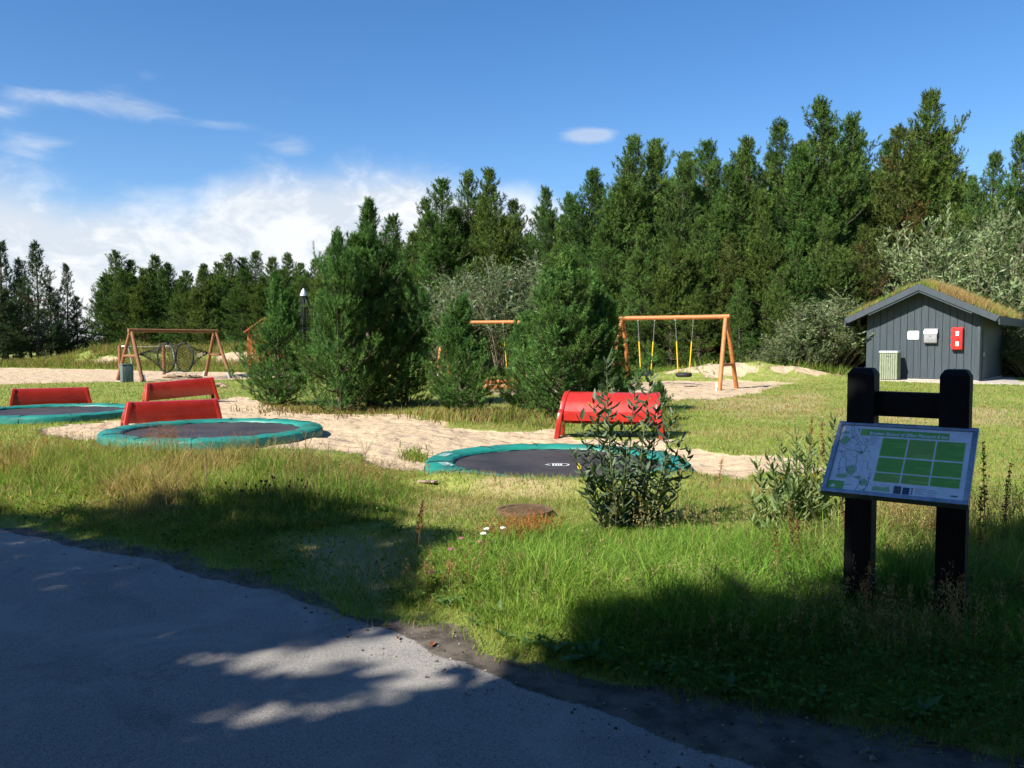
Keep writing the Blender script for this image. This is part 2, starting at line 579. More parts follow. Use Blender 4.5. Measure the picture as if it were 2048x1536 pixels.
ang = np.concatenate([np.arange(-180, -40, 6.0), np.arange(-40, 40.01, 0.2), np.arange(46, 180, 6.0)])
rad = np.concatenate([[0.6, 1.2, 1.8, 2.2], 2.5 * 1.0115 ** np.arange(0, 300)])
rad = np.concatenate([rad, rad[-1] * 1.12 ** np.arange(1, 36)])
AA, RR = np.meshgrid(np.radians(ang), rad)
X = RR * np.sin(AA); Y = RR * np.cos(AA)
Z = height(X, Y)
na, nr = len(ang), len(rad)
mk = np.zeros((X.size, 4), np.float32)
xf, yf = X.ravel(), Y.ravel()
mk[:, 0] = sm(sdist(ROAD, xf, yf) + (fbm(xf, yf, 2.6, 4, 51) - .5) * .20, -.05, .05)
mk[:, 1] = mask_sand(xf, yf)
mk[:, 2] = sm(sdist(DIRT, xf, yf) + (fbm(xf, yf, 2.2, 4, 52) - .5) * .7, -.12, .12)
BARE = poly((560, 1082), (700, 1072), (860, 1085), (830, 1120), (800, 1170), (760, 1200), (600, 1150))
DRY = [poly((820, 985), (1000, 965), (1110, 985), (1090, 1030), (900, 1040), (800, 1040)), poly((1380, 803), (1640, 785), (1700, 830), (1500, 838)),
       poly((1640, 820), (2000, 815), (2048, 850), (1700, 850))]
dr = sm(sdist(BARE, xf, yf), -.4, .3) * .8
for q in DRY:
    dr = np.maximum(dr, sm(sdist(q, xf, yf), -.8, .8) * .62)
forest = sm(yf, 37.5, 40) * sm(xf, -3, 1) + sm(yf, 56, 60)
mk[:, 3] = np.clip(dr + .25 * sm(fbm(xf, yf, .22, 3, 53), .5, .7), 0, 1)
V = np.stack([xf, yf, Z.ravel()], 1)
V = np.vstack([V, [[0, 0, hz(0, 0)]]])
mk = np.vstack([mk, [[1, 0, 1, 0]]])
i0 = np.arange(nr - 1)[:, None] * na + np.arange(na)[None, :]
i1 = np.arange(nr - 1)[:, None] * na + ((np.arange(na) + 1) % na)[None, :]
Q = np.stack([i0, i0 + na, i1 + na, i1], -1).reshape(-1, 4)
fm = mk[Q].mean(1)
cx = V[Q][:, :, 0].mean(1); cyy = V[Q][:, :, 1].mean(1)
cls = np.zeros(len(Q), int)                         # lawn
cls[fm[:, 1] > .5] = 1                              # sand
cls[fm[:, 2] > .5] = 2                              # shoulder
cls[fm[:, 0] > .5] = 3                              # asphalt
cls[(cls == 1) & (cyy > 30) & (cx < -4)] = 4        # far sandy track
cls[(cls == 1) & (cyy > 21) & (cx > -3)] = 5        # sand under the swings

m_ground = bpy.data.materials.new('ground')
m_ground.use_nodes = True
T = NT(m_ground.node_tree)
geo = T.n('ShaderNodeNewGeometry')
P = geo.outputs['Position']
at = T.n('ShaderNodeAttribute', attribute_name='mask')
sp = T.n('ShaderNodeSeparateColor', ins={0: at.outputs['Color']})
n_f = T.noise(P, 55.0, 5, 0.7)
n_m = T.noise(P, 7.0, 5, 0.65)
n_l = T.noise(P, 0.9, 5, 0.6)
n_x = T.noise(P, 240.0, 3, 0.7)
green = T.mix(T.ss(n_m, .35, .65), (0.165, 0.208, 0.040), (0.275, 0.305, 0.072))
dry = T.mix(T.ss(n_f, .35, .65), (0.42, 0.34, 0.17), (0.28, 0.23, 0.105))
dfac = T.math('ADD', T.math('MULTIPLY', at.outputs['Alpha'], 1.1), T.math('MULTIPLY', T.math('SUBTRACT', n_l, .52), 2.4))
dfac = T.math('ADD', dfac, T.math('MULTIPLY', T.math('SUBTRACT', n_m, .5), 1.6))
grass = T.mix(T.ss(dfac, .05, .95), green, dry)
grass = T.mix(T.math('MULTIPLY', T.ss(n_x, .45, .7), .35), grass, (0.05, 0.055, 0.018))
sand = T.mix(T.ss(n_m, .3, .7), (0.42, 0.315, 0.200), (0.52, 0.40, 0.265))
sand = T.mix(T.math('MULTIPLY', T.ss(n_f, .52, .72), .35), sand, (0.33, 0.24, 0.15))
sand = T.mix(T.math('MULTIPLY', T.ss(n_l, .52, .66), .3), sand, (0.40, 0.31, 0.20))
vor = T.n('ShaderNodeTexVoronoi', ins={'Scale': 130.0, 'Vector': P})
asp = T.mix(T.ss(n_x, .35, .68), (0.128, 0.110, 0.092), (0.27, 0.236, 0.20))
asp = T.mix(T.math('MULTIPLY', T.ss(vor.outputs['Distance'], .0, .35), .35), (0.31, 0.30, 0.285), asp)
vcell = T.n('ShaderNodeTexVoronoi', ins={'Scale': 230.0, 'Vector': P})
vs_ = T.n('ShaderNodeSeparateColor', ins={0: vcell.outputs['Color']})
asp = T.mix(T.math('MULTIPLY', T.ss(vs_.outputs[0], .62, .95), .7), asp, (0.38, 0.355, 0.325))
asp = T.mix(T.math('MULTIPLY', T.ss(vs_.outputs[1], .62, .9), .6), asp, (0.055, 0.053, 0.052))
patch = T.noise(P, 1.35, 6, 0.62, 0.7)
asp = T.mix(T.math('MULTIPLY', T.ss(patch, .50, .62), .45), asp, (0.36, 0.335, 0.30))
patch2 = T.noise(P, 0.7, 4, 0.5, 1.2)
asp = T.mix(T.math('MULTIPLY', T.ss(patch2, .56, .64), .22), asp, (0.085, 0.086, 0.09))
vc = T.n('ShaderNodeTexVoronoi', feature='DISTANCE_TO_EDGE', ins={'Scale': 0.55, 'Vector': P})
wp = T.n('ShaderNodeVectorMath', operation='ADD', ins={0: P})
nz3 = T.n('ShaderNodeTexNoise', ins={'Scale': 3.0, 'Detail': 5.0})
T.link(P, nz3.inputs['Vector'])
scv = T.n('ShaderNodeVectorMath', operation='SCALE', ins={0: nz3.outputs['Color'], 'Scale': 0.55})
T.link(scv.outputs[0], wp.inputs[1])
T.link(wp.outputs[0], vc.inputs['Vector'])
crack = T.math('MULTIPLY', T.math('SUBTRACT', 1.0, T.ss(vc.outputs['Distance'], .002, .012)), T.ss(n_l, .46, .56))
asp = T.mix(T.math('MULTIPLY', crack, .18), asp, (0.03, 0.03, 0.03))
dirt = T.mix(T.ss(n_m, .35, .62), (0.055, 0.045, 0.036), (0.135, 0.112, 0.088))
dirt = T.mix(T.math('MULTIPLY', T.ss(n_x, .55, .72), .5), dirt, (0.26, 0.24, 0.21))


def mfac(ch, nz, k):
    return T.ss(T.math('ADD', ch, T.math('MULTIPLY', T.math('SUBTRACT', nz, .5), k)), .38, .62)


c = T.mix(mfac(sp.outputs[1], n_f, 1.0), grass, sand)
c = T.mix(T.ss(T.math('ADD', T.math('ADD', sp.outputs[2], T.math('MULTIPLY', T.math('SUBTRACT', n_m, .5), 1.3)), T.math('MULTIPLY', T.math('SUBTRACT', n_f, .5), 1.0)), .36, .64), c, dirt)
c = T.mix(mfac(sp.outputs[0], n_f, .9), c, asp)
bs = T.n('ShaderNodeBsdfPrincipled', ins={'Roughness': 0.92, 'Specular IOR Level': 0.25})
T.link(c, bs.inputs['Base Color'])
hgt = T.math('ADD', T.math('MULTIPLY', n_x, .5), T.math('MULTIPLY', n_f, 1.0))
dent = T.n('ShaderNodeTexVoronoi', feature='SMOOTH_F1', ins={'Scale': 2.6, 'Vector': wp.outputs[0]})
hgt = T.math('ADD', hgt, T.math('MULTIPLY', T.math('ADD', T.math('MULTIPLY', T.noise(P, 7.0, 4, .6), 7.0), T.math('MULTIPLY', dent.outputs['Distance'], 14.0)), sp.outputs[1]))
bp = T.n('ShaderNodeBump', ins={'Strength': 0.7, 'Distance': 0.012})
T.link(hgt, bp.inputs['Height'])
T.link(bp.outputs[0], bs.inputs['Normal'])
o = T.n('ShaderNodeOutputMaterial')
T.link(bs.outputs[0], o.inputs[0])

NAMES = ['lawn', 'sand', 'road_shoulder', 'road', 'sand_track', 'swing_sand']
fan = np.array([[V.shape[0] - 1, (k + 1) % na, k] for k in range(na)])
for ci, nm in enumerate(NAMES):
    q = Q[cls == ci]
    used, inv = np.unique(q, return_inverse=True)
    vv = V[used]; ff = inv.reshape(q.shape)
    mm = mk[used]
    if ci == 3:                                     # close the middle under the camera
        base = len(vv)
        ringi = {int(u): i for i, u in enumerate(used)}
        me_v = [vv, V[-1:]]
        tri = [[base, ringi.get((k + 1) % na, 0), ringi.get(k, 0), ringi.get(k, 0)] for k in range(na)]
        vv = np.vstack(me_v); mm = np.vstack([mm, mk[-1:]])
        ff3 = np.array([t[:3] for t in tri])
        me = np_mesh(nm, vv, np.vstack([ff[:, [0, 1, 2]], ff[:, [0, 2, 3]], ff3]), m_ground, None, True)
    else:
        me = np_mesh(nm, vv, ff, m_ground, None, True)
    a_ = me.attributes.new('mask', 'FLOAT_COLOR', 'POINT')
    a_.data.foreach_set('color', mm.astype(np.float32).ravel())
    tag(link(nm, me), kind='structure')

# ------------------------------------------------------------------ information board
YB = R(34.9)                                        # turned towards the road
bx_R = Vector((math.cos(YB), -math.sin(YB), 0)); bx_B = Vector((math.sin(YB), math.cos(YB), 0))
bc = Vector((2.206, 4.61, 0))
gz = hz(bc.x, bc.y)
board = empty('information_board', (bc.x, bc.y, gz), -YB, 'black two-post information board with framed green and white route map', 'information board')
PS, PH = 0.072, 1.445 - gz


def post_shape(x):
    s = PS
    v, f = [], []
    prof = [(s, -.35), (s, PH - .034), (s * .74, PH - .004), (s * .60, PH)]
    for h_, z in prof:
        v += [(x - h_, -h_, z), (x + h_, -h_, z), (x + h_, h_, z), (x - h_, h_, z)]
    for i in range(3):
        for k in range(4):
            f.append((i * 4 + k, i * 4 + (k + 1) % 4, i * 4 + 4 + (k + 1) % 4, i * 4 + 4 + k))
    f += [(3, 2, 1, 0), (12, 13, 14, 15)]
    return v, f


for s in (-1, 1):
    p_ = part('post', post_shape(.236 * s), m_blackwood, board, bevel=.002, smooth=False)
    part('bolt', lathe([(0.001, PH + .005), (.006, PH + .004), (.007, PH - .002)], 10, .236 * s - .01 * s, -.01), m_galv, p_)
part('crossbar', box(-.236 + PS - .004, .236 - PS + .004, -.035, .055, 1.175 - gz, 1.312 - gz), m_blackwood, board, bevel=.006)
# the desk: local frame u (right), v (down the slope), w (out of the face)
TILT = R(41.5)
top_mid = Vector((2.174, 4.557, 1.1375))
lo = Matrix.Rotation(YB, 4, 'Z') @ (top_mid - Vector((bc.x, bc.y, gz)))
DW, DH = 0.704, 0.523
dm = Matrix.Translation(lo) @ Matrix(((1, 0, 0, 0), (0, -math.cos(TILT), -math.sin(TILT), 0), (0, -math.sin(TILT), math.cos(TILT), 0), (0, 0, 0, 1)))
# columns of dm: u=(1,0,0), v=(0,-cos,-sin), w=(0,-sin,cos)
FWD, LIP = .026, .034
fr = [box(-DW / 2, DW / 2, 0, FWD, -.03, .004), box(-DW / 2, DW / 2, DH - FWD, DH, -.036, .004),
      box(-DW / 2, -DW / 2 + FWD, FWD, DH - FWD, -.03, .004), box(DW / 2 - FWD, DW / 2, FWD, DH - FWD, -.03, .004)]
frame = part('panel_frame', fr, m_galv, board, bevel=.004, mtx=dm)
part('back_plate', box(-DW / 2 + .01, DW / 2 - .01, .01, DH - .01, -.024, -.012), m_galv, board, mtx=dm)
for s in (-1, 1):
    part('bracket', box(.236 * s - .02, .236 * s + .02, .10, .40, -.06, -.0305), m_galv, board, bevel=.004, mtx=dm)


def pm(name, col, rough=.22, spec=.5):
    m = M(name, col, rough, .05, 12)
    return m


m_paper = pm('print_paper', (0.86, 0.88, 0.90), .10)
m_gr1 = pm('print_header_green', (0.20, 0.50, 0.085), .10)
m_gr2 = pm('print_text_green', (0.25, 0.60, 0.07), .10)
m_gr2b = pm('print_text_yellow_green', (0.38, 0.60, 0.10), .10)
m_gr3 = pm('print_dark_green_line', (0.13, 0.36, 0.045), .10)
m_gr4 = pm('print_map_green', (0.35, 0.56, 0.28), .12)
m_ink = pm('print_grey_ink', (0.14, 0.17, 0.21), .12)
m_ink2 = pm('print_pale_ink', (0.36, 0.41, 0.48), .12)
m_blu = pm('print_blue', (0.03, 0.07, 0.30), .12)
m_wht = pm('print_white', (0.92, 0.94, 0.94), .10)
PW, PHH = DW - 2 * FWD, DH - 2 * FWD
U = lambda u: -PW / 2 + u * PW
Vv = lambda v: FWD + v * PHH


def pr(name, u0, u1, v0, v1, w, mat, parent):
    return part(name, ([(U(u0), Vv(v0), w), (U(u1), Vv(v0), w), (U(u1), Vv(v1), w), (U(u0), Vv(v1), w)], [(0, 3, 2, 1)]), mat, parent, mtx=dm)


panel = part('map_panel', box(-PW / 2 + .001, PW / 2 - .001, FWD + .001, DH - FWD - .001, -.011, -.004), m_paper, board, mtx=dm)
w0 = -.0034
pr('header_print', .16, .835, .045, .148, w0, m_gr1, panel)
pr('emblem_print', .165, .215, .05, .143, w0 + .0004, m_gr2, panel)
strips = []
rs = random.Random(5)
for ci, (u0, u1) in enumerate(((.342, .535), (.546, .745), (.755, .962))):
    for bi, (v0, v1) in enumerate(((.172, .455), (.475, .69), (.705, .835))):
        pr('text_block_print', u0, u1, v0, v1, w0, m_gr2b if (ci, bi) in ((1, 2), (0, 2), (1, 0)) else m_gr2, panel)
        v = v0 + .012
        while v < v1 - .012:
            e = u1 - .006 if rs.random() < .82 else u0 + (u1 - u0) * rs.uniform(.3, .8)
            strips.append(([(U(u0 + .006), Vv(v), w0 + .0006), (U(e), Vv(v), w0 + .0006), (U(e), Vv(v + .006), w0 + .0006), (U(u0 + .006), Vv(v + .006), w0 + .0006)], [(0, 3, 2, 1)]))
            v += .0165
tag(part('text_lines_print', strips, m_gr3, panel, mtx=dm), kind='stuff')


def ribbon(pts, wd, w):
    v, f = [], []
    pts = [Vector((U(a), Vv(b), w)) for a, b in pts]
    for i, p in enumerate(pts):
        t = (pts[min(i + 1, len(pts) - 1)] - pts[max(i - 1, 0)]).normalized()
        nn = Vector((-t.y, t.x, 0)) * wd / 2
        v += [tuple(p + nn), tuple(p - nn)]
    for i in range(len(pts) - 1):
        f.append((2 * i, 2 * i + 1, 2 * i + 3, 2 * i + 2))
    return v, f


def blob(u, v, ru, rv, w, n=14, jag=.35):
    pts = []
    for k in range(n):
        a = 2 * math.pi * k / n
        q = 1 + rs.uniform(-jag, jag)
        pts.append((U(u + ru * q * math.cos(a)), Vv(v + rv * q * math.sin(a)), w))
    return pts, [tuple(range(n))]


def wig(pts, j=.006, sub=5):
    out = []
    for (a, b), (c_, d) in zip(pts[:-1], pts[1:]):
        for k in range(sub):
            t = k / sub
            out.append((a + (c_ - a) * t + rs.uniform(-j, j), b + (d - b) * t + rs.uniform(-j, j) * 1.4))
    return out + [pts[-1]]


w1 = w0 + .0003
for bl in [blob(.045, .24, .045, .055, w1), blob(.15, .70, .035, .07, w1), blob(.10, .80, .05, .03, w1), blob(.19, .42, .025, .02, w1),
                        blob(.27, .86, .03, .05, w1), blob(.22, .80, .025, .03, w1), blob(.04, .12, .03, .03, w1)]:
    part('map_wood_print', bl, m_gr4, panel, mtx=dm)
lines = [wig([(.065, .0), (.075, .08), (.10, .17), (.15, .27), (.19, .36), (.215, .42)]), wig([(.085, .0), (.10, .10), (.13, .15), (.15, .22), (.19, .29), (.235, .31), (.225, .36), (.215, .42)]),
         wig([(.215, .42), (.185, .46), (.165, .50), (.185, .56), (.18, .63), (.195, .68), (.17, .74)]), wig([(.0, .32), (.06, .37), (.12, .40), (.19, .415)]),
         wig([(.0, .43), (.07, .43), (.075, .49), (.10, .55), (.105, .63), (.125, .70), (.165, .79), (.22, .82), (.25, .84)]), wig([(.05, .44), (.06, .52), (.045, .6), (.065, .7), (.06, .8)]),
         wig([(.25, .84), (.235, .90), (.225, .99)]), wig([(.31, .72), (.315, .82), (.30, .92), (.28, .99)]), wig([(.25, .99), (.275, .965), (.30, .98)]),
         wig([(.14, .09), (.165, .05)]), wig([(.20, .2), (.225, .21), (.23, .24), (.21, .25)]), wig([(.27, .55), (.275, .66), (.31, .68)]), wig([(.11, .95), (.15, .91), (.19, .92)])]
for l in lines:
    part('map_route_print', ribbon(l, .0026, w0 + .0006), m_ink, panel, mtx=dm)
lines2 = [wig([(rs.uniform(0, .3), rs.uniform(.02, .95)) for _ in range(1)] * 1 + [(rs.uniform(0, .3), rs.uniform(.02, .95))], .012) for _ in range(9)]
tag(part('map_path_print', [ribbon(l, .0012, w0 + .00045) for l in lines2], m_ink2, panel, mtx=dm), kind='stuff')
for u, v in ((.10, .20), (.15, .30), (.205, .42), (.04, .43), (.30, .80), (.305, .90), (.12, .71), (.055, .70), (.135, .06), (.25, .87)):
    part('map_stop_print', blob(u, v, .006, .011, w0 + .0009, 10, .1), m_blu, panel, mtx=dm)
pr('corner_label_print', .0, .125, .875, .995, w0 + .0012, m_gr1, panel)
part('corner_peak_print', ([(U(.02), Vv(.97), w0 + .0016), (U(.05), Vv(.92), w0 + .0016), (U(.065), Vv(.97), w0 + .0016)], [(0, 1, 2)]), m_wht, panel, mtx=dm)
part('profile_print', ([(U(.345), Vv(.97), w0), (U(.345), Vv(.91), w0), (U(.38), Vv(.90), w0), (U(.42), Vv(.915), w0), (U(.47), Vv(.89), w0), (U(.48), Vv(.97), w0)], [(0, 1, 2, 3, 4, 5)]), m_gr4, panel, mtx=dm)
m_phot = M('print_photo', (0.03, 0.045, 0.06), .15, .4, 60, col2=(0.10, 0.12, 0.13))
pr('photo_print', .505, .56, .875, .985, w0, m_phot, panel)
pr('photo_print', .57, .62, .885, .985, w0, M('print_photo_blue', (0.03, 0.05, 0.20), .15, .4, 60, col2=(0.05, 0.06, 0.08)), panel)
for k in range(3):
    pr('icon_print', .63, .645, .885 + .035 * k, .905 + .035 * k, w0, M('print_red%d' % k, ((0.4, 0.08, 0.08), (0.25, 0.05, 0.10), (0.04, 0.04, 0.05))[k], .15), panel)
sm_l = []
for (u0, v0, n_) in ((.66, .885, 4), (.75, .89, 5), (.24, .14, 5)):
    for k in range(n_):
        v = v0 + k * .022
        e = u0 + rs.uniform(.05, .1) * (1 if u0 > .3 else .8)
        sm_l.append(([(U(u0), Vv(v), w0), (U(e), Vv(v), w0), (U(e), Vv(v + .007), w0), (U(u0), Vv(v + .007), w0)], [(0, 3, 2, 1)]))
for k in range(20):
    u0, v0 = rs.uniform(.01, .27), rs.uniform(.05, .84)
    sm_l.append(([(U(u0), Vv(v0), w0 + .001), (U(u0 + .035), Vv(v0), w0 + .001), (U(u0 + .035), Vv(v0 + .008), w0 + .001), (U(u0), Vv(v0 + .008), w0 + .001)], [(0, 3, 2, 1)]))
tag(part('caption_print', sm_l, m_ink2, panel, mtx=dm), kind='stuff')
pr('logo_print', .91, .958, .935, .955, w0, m_ink, panel)


def text_mesh(body, size, shear=0.0, bold=0.0):
    cu = bpy.data.curves.new('lettering', 'FONT')
    cu.body = body; cu.size = size; cu.shear = shear; cu.offset = bold
    cu.fill_mode = 'FRONT'
    ob = bpy.data.objects.new('lettering', cu)
    C.objects.link(ob)
    dg = bpy.context.evaluated_depsgraph_get()
    me = bpy.data.meshes.new_from_object(ob.evaluated_get(dg))
    bpy.data.objects.remove(ob, do_unlink=True)
    return me


tm = text_mesh('Bratten Strand til Elling Plantage 8 km', .034, .2, .0008)
xs = np.zeros(len(tm.vertices) * 3, np.float32); tm.vertices.foreach_get('co', xs); xs = xs.reshape(-1, 3)
wd = xs[:, 0].max() - xs[:, 0].min()
k_ = (.60 * PW) / wd
for v in tm.vertices:
    v.co = dm @ Vector((U(.225) + v.co.x * k_, Vv(.132) - v.co.y * min(k_ * 1.25, 1.1), w0 + .0008))
tm.materials.clear(); tm.materials.append(m_wht)
link('title_print', tm, panel)

# ------------------------------------------------------------------ trampolines


def trampoline(i, t, label, torn=False):
    r, z = t['r'], t['z']
    gz_ = z - .15
    o = empty('trampoline', (t['c'][0], t['c'][1], gz_), 0, label, 'trampoline', None)
    n = 96
    ri = r - .36
    rr_ = np.random.default_rng(40 + i)
    prof = [(ri - .012, .105), (ri, .128), (ri + .03, .148), (ri + .18, .158), (r - .05, .150), (r - .01, .128), (r, .095), (r + .004, .03), (r + .01, -.05)]
    v, f = [], []
    for j, (pr_, pz) in enumerate(prof):
        for k in range(n):
            a = 2 * math.pi * k / n
            w_ = (math.sin(a * 17 + 1.3 * i) * .5 + math.sin(a * 29 + j) * .5) * .006 + rr_.normal() * .004
            q = pr_ + w_ * (1 if j in (5, 6, 7) else .3)
            v.append((q * math.cos(a), q * math.sin(a), pz + w_ * .9))
    for j in range(len(prof) - 1):
        for k in range(n):
            f.append((j * n + k, j * n + (k + 1) % n, (j + 1) * n + (k + 1) % n, (j + 1) * n + k))
    pad = part('edge_padding', (v, f), m_pad, o, smooth=True)
    sv, sf = tube([(ri + .02, 0, .150), (ri + .18, 0, .163), (r - .05, 0, .154), (r + .002, 0, .095), (r + .008, 0, .03)], .006, 5)
    s0 = part('seam', (sv, sf), m_skirt, pad)
    for k in range(12):
        sk = s0 if k == 0 else link('seam', s0.data, pad)
        sk.rotation_euler = (0, 0, 2 * math.pi * (k + .3) / 12)
    part('skirt', lathe([(r - .03, .06), (r + .02, -.02), (r + .03, -.12)], 64), m_skirt, o, smooth=True)
    rings = [(.001, .070)] + [(ri * q, .070 + .03 * q ** 4) for q in (.25, .5, .75, .9, 1.01)]
    part('jumping_mat', lathe(rings, 64), m_mat, o, smooth=True)
    return o, ri


tr0, ri0 = trampoline(0, TRAMP[0], 'round teal-rimmed trampoline with white mat emblem behind the leafy sapling')
tr1, ri1 = trampoline(1, TRAMP[1], 'round teal-rimmed trampoline in front of the pair of red benches')
tr2, ri2 = trampoline(2, TRAMP[2], 'round teal-rimmed trampoline in front of the lone red bench by the lawn')
# white emblem on the mat and a mark on the padding
em = []


def bar(x0, y0, x1, y1, w=.022, z=.0775):
    d = Vector((x1 - x0, y1 - y0, 0)).normalized(); nn = Vector((-d.y, d.x, 0)) * w / 2
    a, b = Vector((x0, y0, z)), Vector((x1, y1, z))
    return [tuple(a + nn), tuple(a - nn), tuple(b - nn), tuple(b + nn)], [(0, 1, 2, 3)]


ex = -.05
for k in range(4):
    em.append(bar(ex + k * .035, -.09, ex + k * .035 + .0, .11))
em += [bar(ex - .02, .11, ex + .16, .11), bar(ex - .02, -.09, ex + .16, -.09), bar(ex + .16, .11, ex + .20, .05), bar(ex + .20, .05, ex + .20, -.03), bar(ex + .20, -.03, ex + .16, -.09),
       bar(ex - .10, .01, ex - .04, .08), bar(ex - .10, .01, ex - .04, -.06)]
part('mat_emblem', em, m_print, tr0)
pads = []
for a0 in (2.86, 3.42):
    for k in range(4):
        a = a0 + k * .05
        q = ri0 + .09
        for (da, dq) in ((0, .13), ):
            c0 = Vector((q * math.cos(a), q * math.sin(a), .166)); c1 = Vector(((q + dq) * math.cos(a + .012), (q + dq) * math.sin(a + .012), .170))
            pads.append(bar(c0.x, c0.y, c1.x, c1.y, .022, .172))
        if k % 2:
            c0 = Vector(((q) * math.cos(a), (q) * math.sin(a), 0)); c1 = Vector(((q + .06) * math.cos(a + .05), (q + .06) * math.sin(a + .05), 0))
            pads.append(bar(c0.x, c0.y, c1.x, c1.y, .018, .172))
tag(part('padding_mark', pads, m_print, tr0), kind='stuff')

# ------------------------------------------------------------------ red benches
BW = 1.74


def make_bench():
    o = empty('plastic_bench', (0, 0, 0))
    # profile in (y, z), y forward: front shell from the top edge over the seat to the lip
    fr_ = [(-.255, .70), (-.245, .735), (-.215, .750), (-.12, .745), (-.02, .715), (.07, .655), (.135, .575), (.175, .49), (.195, .445), (.235, .437), (.255, .42), (.262, .38), (.266, .30)]
    bk = [(.235, .30), (.16, .37), (.0, .50), (-.15, .45), (-.235, .22), (-.250, .20), (-.262, .30), (-.266, .55)]
    prof = fr_ + bk
    n = len(prof)

    def taper(z):
        return BW / 2 - .055 - .10 * (z / .74)
    v, f = [], []
    cols = [-1, -.985, -.6, -.2, .2, .6, .985, 1]
    for cx_ in cols:
        for (y, z) in prof:
            ins = .0
            v.append((cx_ * (taper(z) + .03), y, z))
    for i in range(len(cols) - 1):
        for k in range(n):
            f.append((i * n + k, i * n + (k + 1) % n, (i + 1) * n + (k + 1) % n, (i + 1) * n + k))
    part('seat_shell', (v, f), m_red, o, smooth=True)
    # end panels with two feet, wider towards the ground
    side = [(-.315, 0.0), (-.285, .20), (-.280, .55), (-.270, .74), (-.215, .762), (-.12, .757), (-.015, .727), (.082, .665), (.15, .58), (.20, .47), (.265, .45), (.30, .40), (.325, .22), (.345, 0.0),
            (.215, 0.0), (.185, .14), (.13, .20), (-.11, .20), (-.16, .14), (-.19, 0.0)]
    for s in (-1, 1):
        v = []
        for (y, z) in side:
            v.append((s * (taper(z) + .005), y, z))
        for (y, z) in side:
            v.append((s * (taper(z) + .085), y, z))
        m_ = len(side)
        f = [tuple(range(m_)), tuple(range(2 * m_ - 1, m_ - 1, -1))] + [(k, k + m_, (k + 1) % m_ + m_, (k + 1) % m_) for k in range(m_)]
        part('end_panel', (v, f), m_red, o, bevel=.014)
    return o


def put_bench(o, px, py, rz, label, tx=0.0, ty=0.0, zs=1.0, dz=0.0):
    x, y = G(px, py)
    o.location = (x, y, hz(x, y) - .01 + dz)
    o.rotation_euler = (tx, ty, rz)
    o.scale = (1, 1, zs)
    tag(o, label, 'bench')


b0 = make_bench()
put_bench(b0, 1221, 873, math.pi - R(13), 'glossy red plastic bench facing the road, half hidden by the leafy sapling')
b1 = copy_tree(b0); put_bench(b1, 345, 848, R(31), 'dark red plastic bench back, front one of the pair behind a trampoline', zs=.72, dz=-.06)
b2 = copy_tree(b0); put_bench(b2, 362, 806, R(33), 'tilted red plastic bench, rear one of the pair behind a trampoline', ty=R(-4.0), zs=.80)
b3 = copy_tree(b0); put_bench(b3, 103, 813, R(29), 'lone red plastic bench turned away, beside the edge of the lawn', zs=.72, dz=-.03)

# ------------------------------------------------------------------ swing sets
BL, BZ, SPR = 3.7, 2.36, .90


def make_swingset(mat, name='swing_frame', BL=BL, BZ=BZ, SPR=SPR, rl=.075, crossz=.80):
    o = empty(name, (0, 0, 0))
    part('top_beam', tube([(-BL / 2 - .12, 0, BZ), (-BL / 4, 0, BZ - .004), (BL / 4, 0, BZ - .004), (BL / 2 + .12, 0, BZ)], [rl * 1.02, rl, rl, rl * 1.02], 14), mat, o, smooth=True)
    for s in (-1, 1):
        for q in (-1, 1):
            lg = part('leg', tube([(s * (BL / 2 + .10), q * SPR, -.15), (s * BL / 2, q * .055, BZ - .05)], [rl, rl * .92], 12), mat, o, smooth=True)
            b_ = Vector((s * (BL / 2 + .10), q * SPR, -.05)); d_ = (Vector((s * BL / 2, q * .055, BZ - .05)) - b_).normalized()
            part('steel_foot', box(-.045, .045, -.02, .02, -.05, .32), m_steel, lg, bevel=.004,
                 mtx=Matrix.Translation(b_ + Vector((-s * (rl + .012), 0, 0))) @ Vector((0, 0, 1)).rotation_difference(d_).to_matrix().to_4x4() @ Matrix.Rotation(math.pi / 2, 4, 'Z'))
        t = crossz / BZ
        yy = SPR + (.055 - SPR) * t
        part('cross_brace', tube([(s * (BL / 2 + .10 * (1 - t)), -yy, crossz), (s * (BL / 2 + .10 * (1 - t)), yy, crossz)], rl * .72, 10), mat, o, smooth=True)
    return o


def place_swing(o, xr, yr, yaw, BL, label):
    """xr, yr: where the right end of the beam stands"""
    c_ = Vector((xr, yr, 0)) - Vector((math.cos(yaw), math.sin(yaw), 0)) * BL / 2
    o.location = (c_.x, c_.y, hz(c_.x, c_.y))
    o.rotation_euler = (0, 0, yaw)
    tag(o, label, 'swing frame')
    return o


def make_tyre_swing(half, z0, lean):
    o = empty('tyre_swing', (0, 0, 0))
    tv, tf = torus(.200, .078, 32, 10, 1.0)
    part('tyre', (tv, tf), m_rubber, o, smooth=True)
    part('seat_web', lathe([(.001, -.02), (.14, -.02), (.15, -.035)], 24), m_rubber, o, smooth=True)
    zt = BZ - .08 - z0
    for s in (-1, 1):
        bot = Vector((s * .19, 0, .02)); tp = Vector((s * half, 0, zt))
        mid = bot.lerp(tp, .60)
        part('yellow_sleeve', tube([bot, mid], .022, 8), m_yellow, o, smooth=True)
        links = []
        for k in range(16):
            a = mid.lerp(tp, k / 16); b = mid.lerp(tp, (k + .86) / 16)
            off = Vector((.009, 0, 0)) if k % 2 else Vector((0, .009, 0))
            links += [tube([a + off, b + off], .0055, 5), tube([a - off, b - off], .0055, 5)]
        part('chain', links, m_chain, o)
        part('hanger', [lathe([(.001, zt + .045), (.035, zt + .04), (.035, zt), (.02, zt - .03), (.001, zt - .03)], 10, tp.x, 0)], m_steel, o, smooth=True)
    return o


